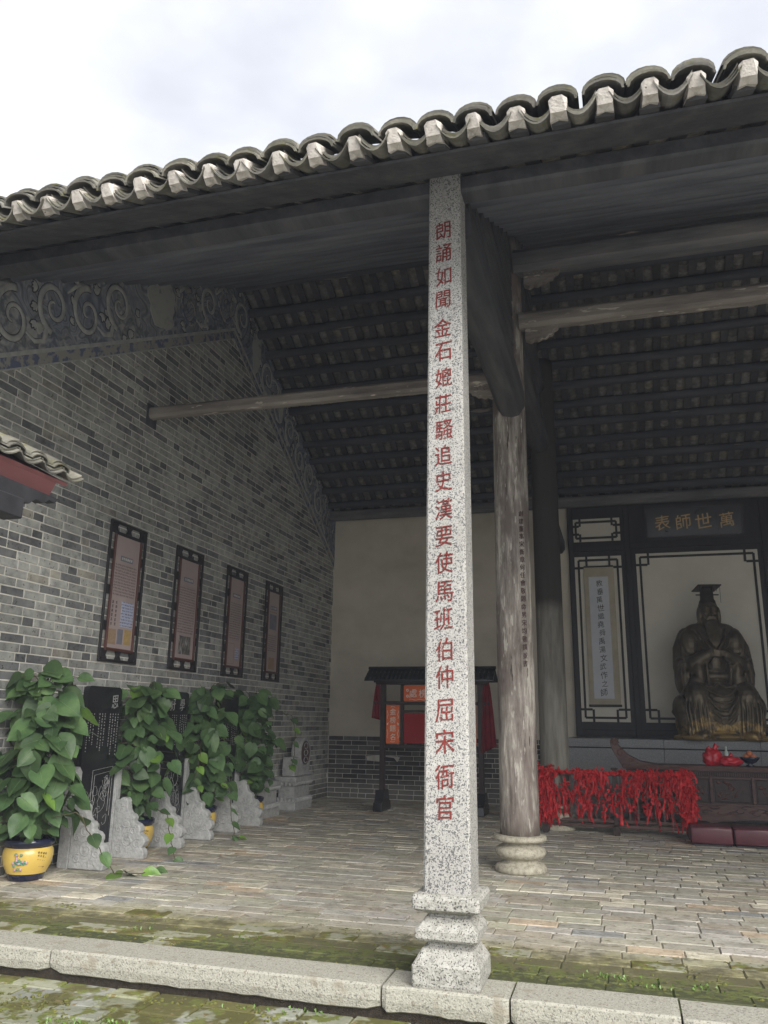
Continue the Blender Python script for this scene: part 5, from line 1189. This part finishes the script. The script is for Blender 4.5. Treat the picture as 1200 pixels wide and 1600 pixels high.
def plant(x, y, ztop, n, rad, label, seed, smin, smax, vines=(), potz=.40, widebase=0):
    random.seed(seed); t = thing('potted_climber', label, 'plant', (x, y, 0), 'leafy potted climbers along the side wall')
    pscale = .88
    pt = ob('pot', MB().lathe([(.17, 0), (.185, .01), (.20, .06), (.245, .15), (.262, .235), (.255, .285), (.235, .315), (.24, .325), (.262, .335), (.266, .38), (.25, .392), (.232, .38), (.228, .33)], 40, cap=False), 'potnavy', t, smooth=True)
    ob('glaze_band', MB().lathe([(.2045, .066), (.249, .15), (.2655, .235), (.258, .287), (.240, .312)], 40, cap=False), 'potyel', pt, smooth=True)
    ca = math.atan2(-y, -x)
    fl_ = MB(); fg = MB(); 
    for q in range(26):
        a = ca-.35+random.gauss(0, .16); z = .19+random.gauss(0, .030); r = .245+(z-.15)*.25+.006; p_ = (r*math.cos(a), r*math.sin(a), z); (fl_ if q % 2 else fg).ell(p_, (.016, .016, .014), 7, 5)
    ob('painted_flowers', fl_, 'pinkflower', pt, smooth=True); ob('painted_leaves', fg, 'bluegreen', pt, smooth=True)
    pt.scale = (.86, .86, .93); tx = MB()
    for c_ in range(4):
        for q in range(5):
            a = ca+.42+.11*c_; z = .275-.030*q-.006*c_; r = .257+.002-(max(0, .235-z))*.25+.006; text_mb(tx, '春風桃李花開夜秋雨梧桐葉落時月明人靜'[(c_*5+q) % 18], (r*math.cos(a), r*math.sin(a), z), .022, (-math.sin(a), math.cos(a), 0), (0, 0, 1), (math.cos(a), math.sin(a), 0), .0008)
    ob('painted_verse', tx, 'ink', pt)
    ob('soil', MB().lathe([(.0, .320), (.197, .316)], 24, cap=False), 'soil', t)
    ob('moss_pole', MB().tube([(0, 0, .3), (0, .01, ztop*.5), (.01, 0, ztop-.12)], [.035, .035, .03], 8), 'stem', t)
    stems = MB()
    for q in range(9):
        a = random.uniform(0, 6.3); stems.tube([(.10*math.cos(a), .10*math.sin(a), .34), (.06*math.cos(a), .06*math.sin(a), .6), (.05*math.cos(a+1), .05*math.sin(a+1), random.uniform(.9, ztop-.1))], .008, 5)
    facing = Vector((-x, -y, 0)).normalized()
    for i in range(n):
        u = (i+.5)/n; z = .41+(ztop-.41)*u+random.uniform(-.05, .05); prof = math.sin(min(1, (u*1.05+.20))*PI*.80)**.6*(1+.25*mnoise.noise(Vector((u*6, seed, 0))))
        a = ca+random.gauss(0, 1.05); R = rad*prof*random.uniform(.25, 1.0); R = max(.05, R)
        d = Vector((math.cos(a), math.sin(a), 0)); base = Vector((R*d.x, R*d.y, z))
        if x+base.x < XW+.06: base.x = XW+.06-x
        dn = -.9+1.5*max(0, u-.86)*5*random.random()
        tip = d*random.uniform(.2, 1.0)+Vector((random.gauss(0, .62), random.gauss(0, .62), dn*random.uniform(.25, 1.1)))
        nr = d*.55+facing*.5+Vector((random.gauss(0, .28), random.gauss(0, .28), random.uniform(.25, .95)))
        sz = random.uniform(smin*.72, smax)*(.62+.38*min(1, (z-.4)/.45)); put_leaf(t, base, tip, nr, sz, random.random() < .05)
        stems.tube([(0, 0, z-.12), (base.x*.5, base.y*.5, z+.02), tuple(base)], [.005, .004, .003], 4)
    for vi, pts in enumerate(vines):
        P_ = [Vector(p)-Vector((x, y, 0)) for p in pts]; sm = []
        for k in range(len(P_)-1):
            for q in range(5): sm.append(P_[k].lerp(P_[k+1], q/5)+Vector((random.gauss(0, .006), random.gauss(0, .006), 0)))
        sm.append(P_[-1]); stems.tube(sm, .005, 5)
        for k in range(3, len(sm), 3):
            p = sm[k]; s_ = 1 if (k//2) % 2 else -1; d = (sm[k]-sm[k-1]).normalized(); side = Vector((-d.y, d.x, 0)) if abs(d.z) < .9 else Vector((s_, -.5, 0))
            put_leaf(t, p, side*s_+d*.6+Vector((0, 0, -.15)), facing*.5+Vector((0, 0, .8))+Vector((random.gauss(0, .2), random.gauss(0, .2), 0)), random.uniform(.10, .15)*(1.2 if smax > .24 else 1), random.random() < .4)
    ob('stems', stems, 'stem', t, smooth=True); return t
plant(-5.53, 6.99, 1.90, 185, .47, 'nearest big-leaved climber in a yellow and navy glazed pot, at the left edge', 5, .17, .27,
      vines=[[(-5.3, 6.9, .55), (-5.0, 6.95, .62), (-4.85, 7.05, .35), (-4.75, 7.25, .05), (-4.62, 7.5, .02), (-4.55, 7.75, .02)]])
plant(-5.50, 8.72, 1.86, 155, .43, 'leafy climber growing between the first and second black steles', 6, .15, .235,
      vines=[[(-5.2, 8.6, .5), (-4.95, 8.5, .45), (-4.86, 8.45, .2), (-4.7, 8.3, .02)]])
plant(-5.48, 10.22, 1.93, 170, .47, 'dense dark climber in front of the third stele', 7, .15, .235,
      vines=[[(-5.3, 10.1, .7), (-4.95, 10.0, .62), (-4.9, 10.0, .3), (-4.85, 10.0, .04), (-4.7, 10.0, .02)], [(-5.2, 9.6, 1.2), (-5.12, 9.45, .95), (-5.15, 9.4, .7)]])
plant(-5.46, 11.68, 1.86, 170, .48, 'farthest leafy climber with a long upright vine, beside the stone drum', 8, .15, .24,
      vines=[[(-5.2, 11.9, 1.6), (-4.95, 12.0, 1.55), (-4.88, 12.0, 1.3), (-4.9, 12.0, .9), (-4.95, 12.0, .75)]])
random.seed(99)
# dry leaf on the floor
tag(ob('dry_leaf', MB().add([(0, 0, .0), (.05, .02, .012), (.09, 0, .004), (.05, -.03, .02), (.04, .0, .03)], [(0, 1, 4), (1, 2, 4), (2, 3, 4), (3, 0, 4)]), 'brown_print', loc=(-4.43, 8.75, .004)), 'small curled dry brown leaf lying on the brick floor', 'leaf')
# ------------------------------------------------------------------ side corridor roof at the left
sr = thing('corridor_roof', 'small tiled corridor roof with faded red eave board at the left edge', 'roof', (-3.9, 4.95, 3.2))
ang = math.radians(27); U = np.array((-math.cos(ang), 0, math.sin(ang))); NN = np.array((math.sin(ang), 0, math.cos(ang)))
def lr(loc): Lc = np.asarray(loc, float); return np.outer(Lc[:, 0], (0, 1, 0))-np.outer(Lc[:, 1], U)*1.0+np.outer(Lc[:, 2], NN)
for i in range(15):
    yy = -.14-i*.235
    for q in range(2):
        V, F = trough(yy+.1175, -.0-.03*q, w_=.215, ln=.5, n0=-.01+.015*q, th=.012, sag=.05); ob('trough_tile', MB().add(lr(V), F, tile_tint()), 'tile', sr)
        V, F = cap(yy+(.245 if i == -1 else 0), -.03-.03*q, w_=.15, ln=.5, n0=.05+.014*q, th=.010, rise=.04); ob('cap_tile', MB().add(lr(V), F, tile_tint()), 'tile', sr)
st = MB()
for i in range(15):
    yy = -.14-i*.235
    for k in range(1, 14):
        V, F = cap(yy, -.03-k*.22, w_=.135, ln=.26, n0=.05, full=False); st.add(lr(V), F, tile_tint()); V, F = trough(yy+.10, -k*.22, w_=.19, ln=.26, n0=-.01, full=False); st.add(lr(V), F, tile_tint())
ob('tile_field', st, 'tile', sr, kind='stuff', fix=False)
b = MB().box(-3.0, -.03, -3.1, -.02, -.045, -.018); b.v[0] = lr(b.v[0]); ob('soffit_board', b, 'redfascia', sr)
b = MB().box(-3.0, -.14, -.05, -.02, -.20, -.046); b.v[0] = lr(b.v[0]); ob('eave_fascia', b, 'redfascia', sr)
ob('end_bracket', MB().prism([(-.10, -.15), (-.14, -.19), (-.20, -.18), (-.26, -.22), (-.34, -.21), (-.40, -.26), (-.7, -.26), (-.7, -.14)], 0, -.10, -.03), 'ink', sr)
ob('corridor_beam', MB().box(-.14, .02, -3.0, -.50, -.40, -.255, .01), 'ink', sr)
ob('corridor_post', MB().box(-.9, -.75, -2.2, -2.05, -3.4, .1, .01), 'redfascia', sr)
# ------------------------------------------------------------------ scattering box added to imitate lens glare
ob('glare_veil', MB().box(-122, 122, -122, 122, -1.9, 10.2), 'glare_veil', kind='stuff')
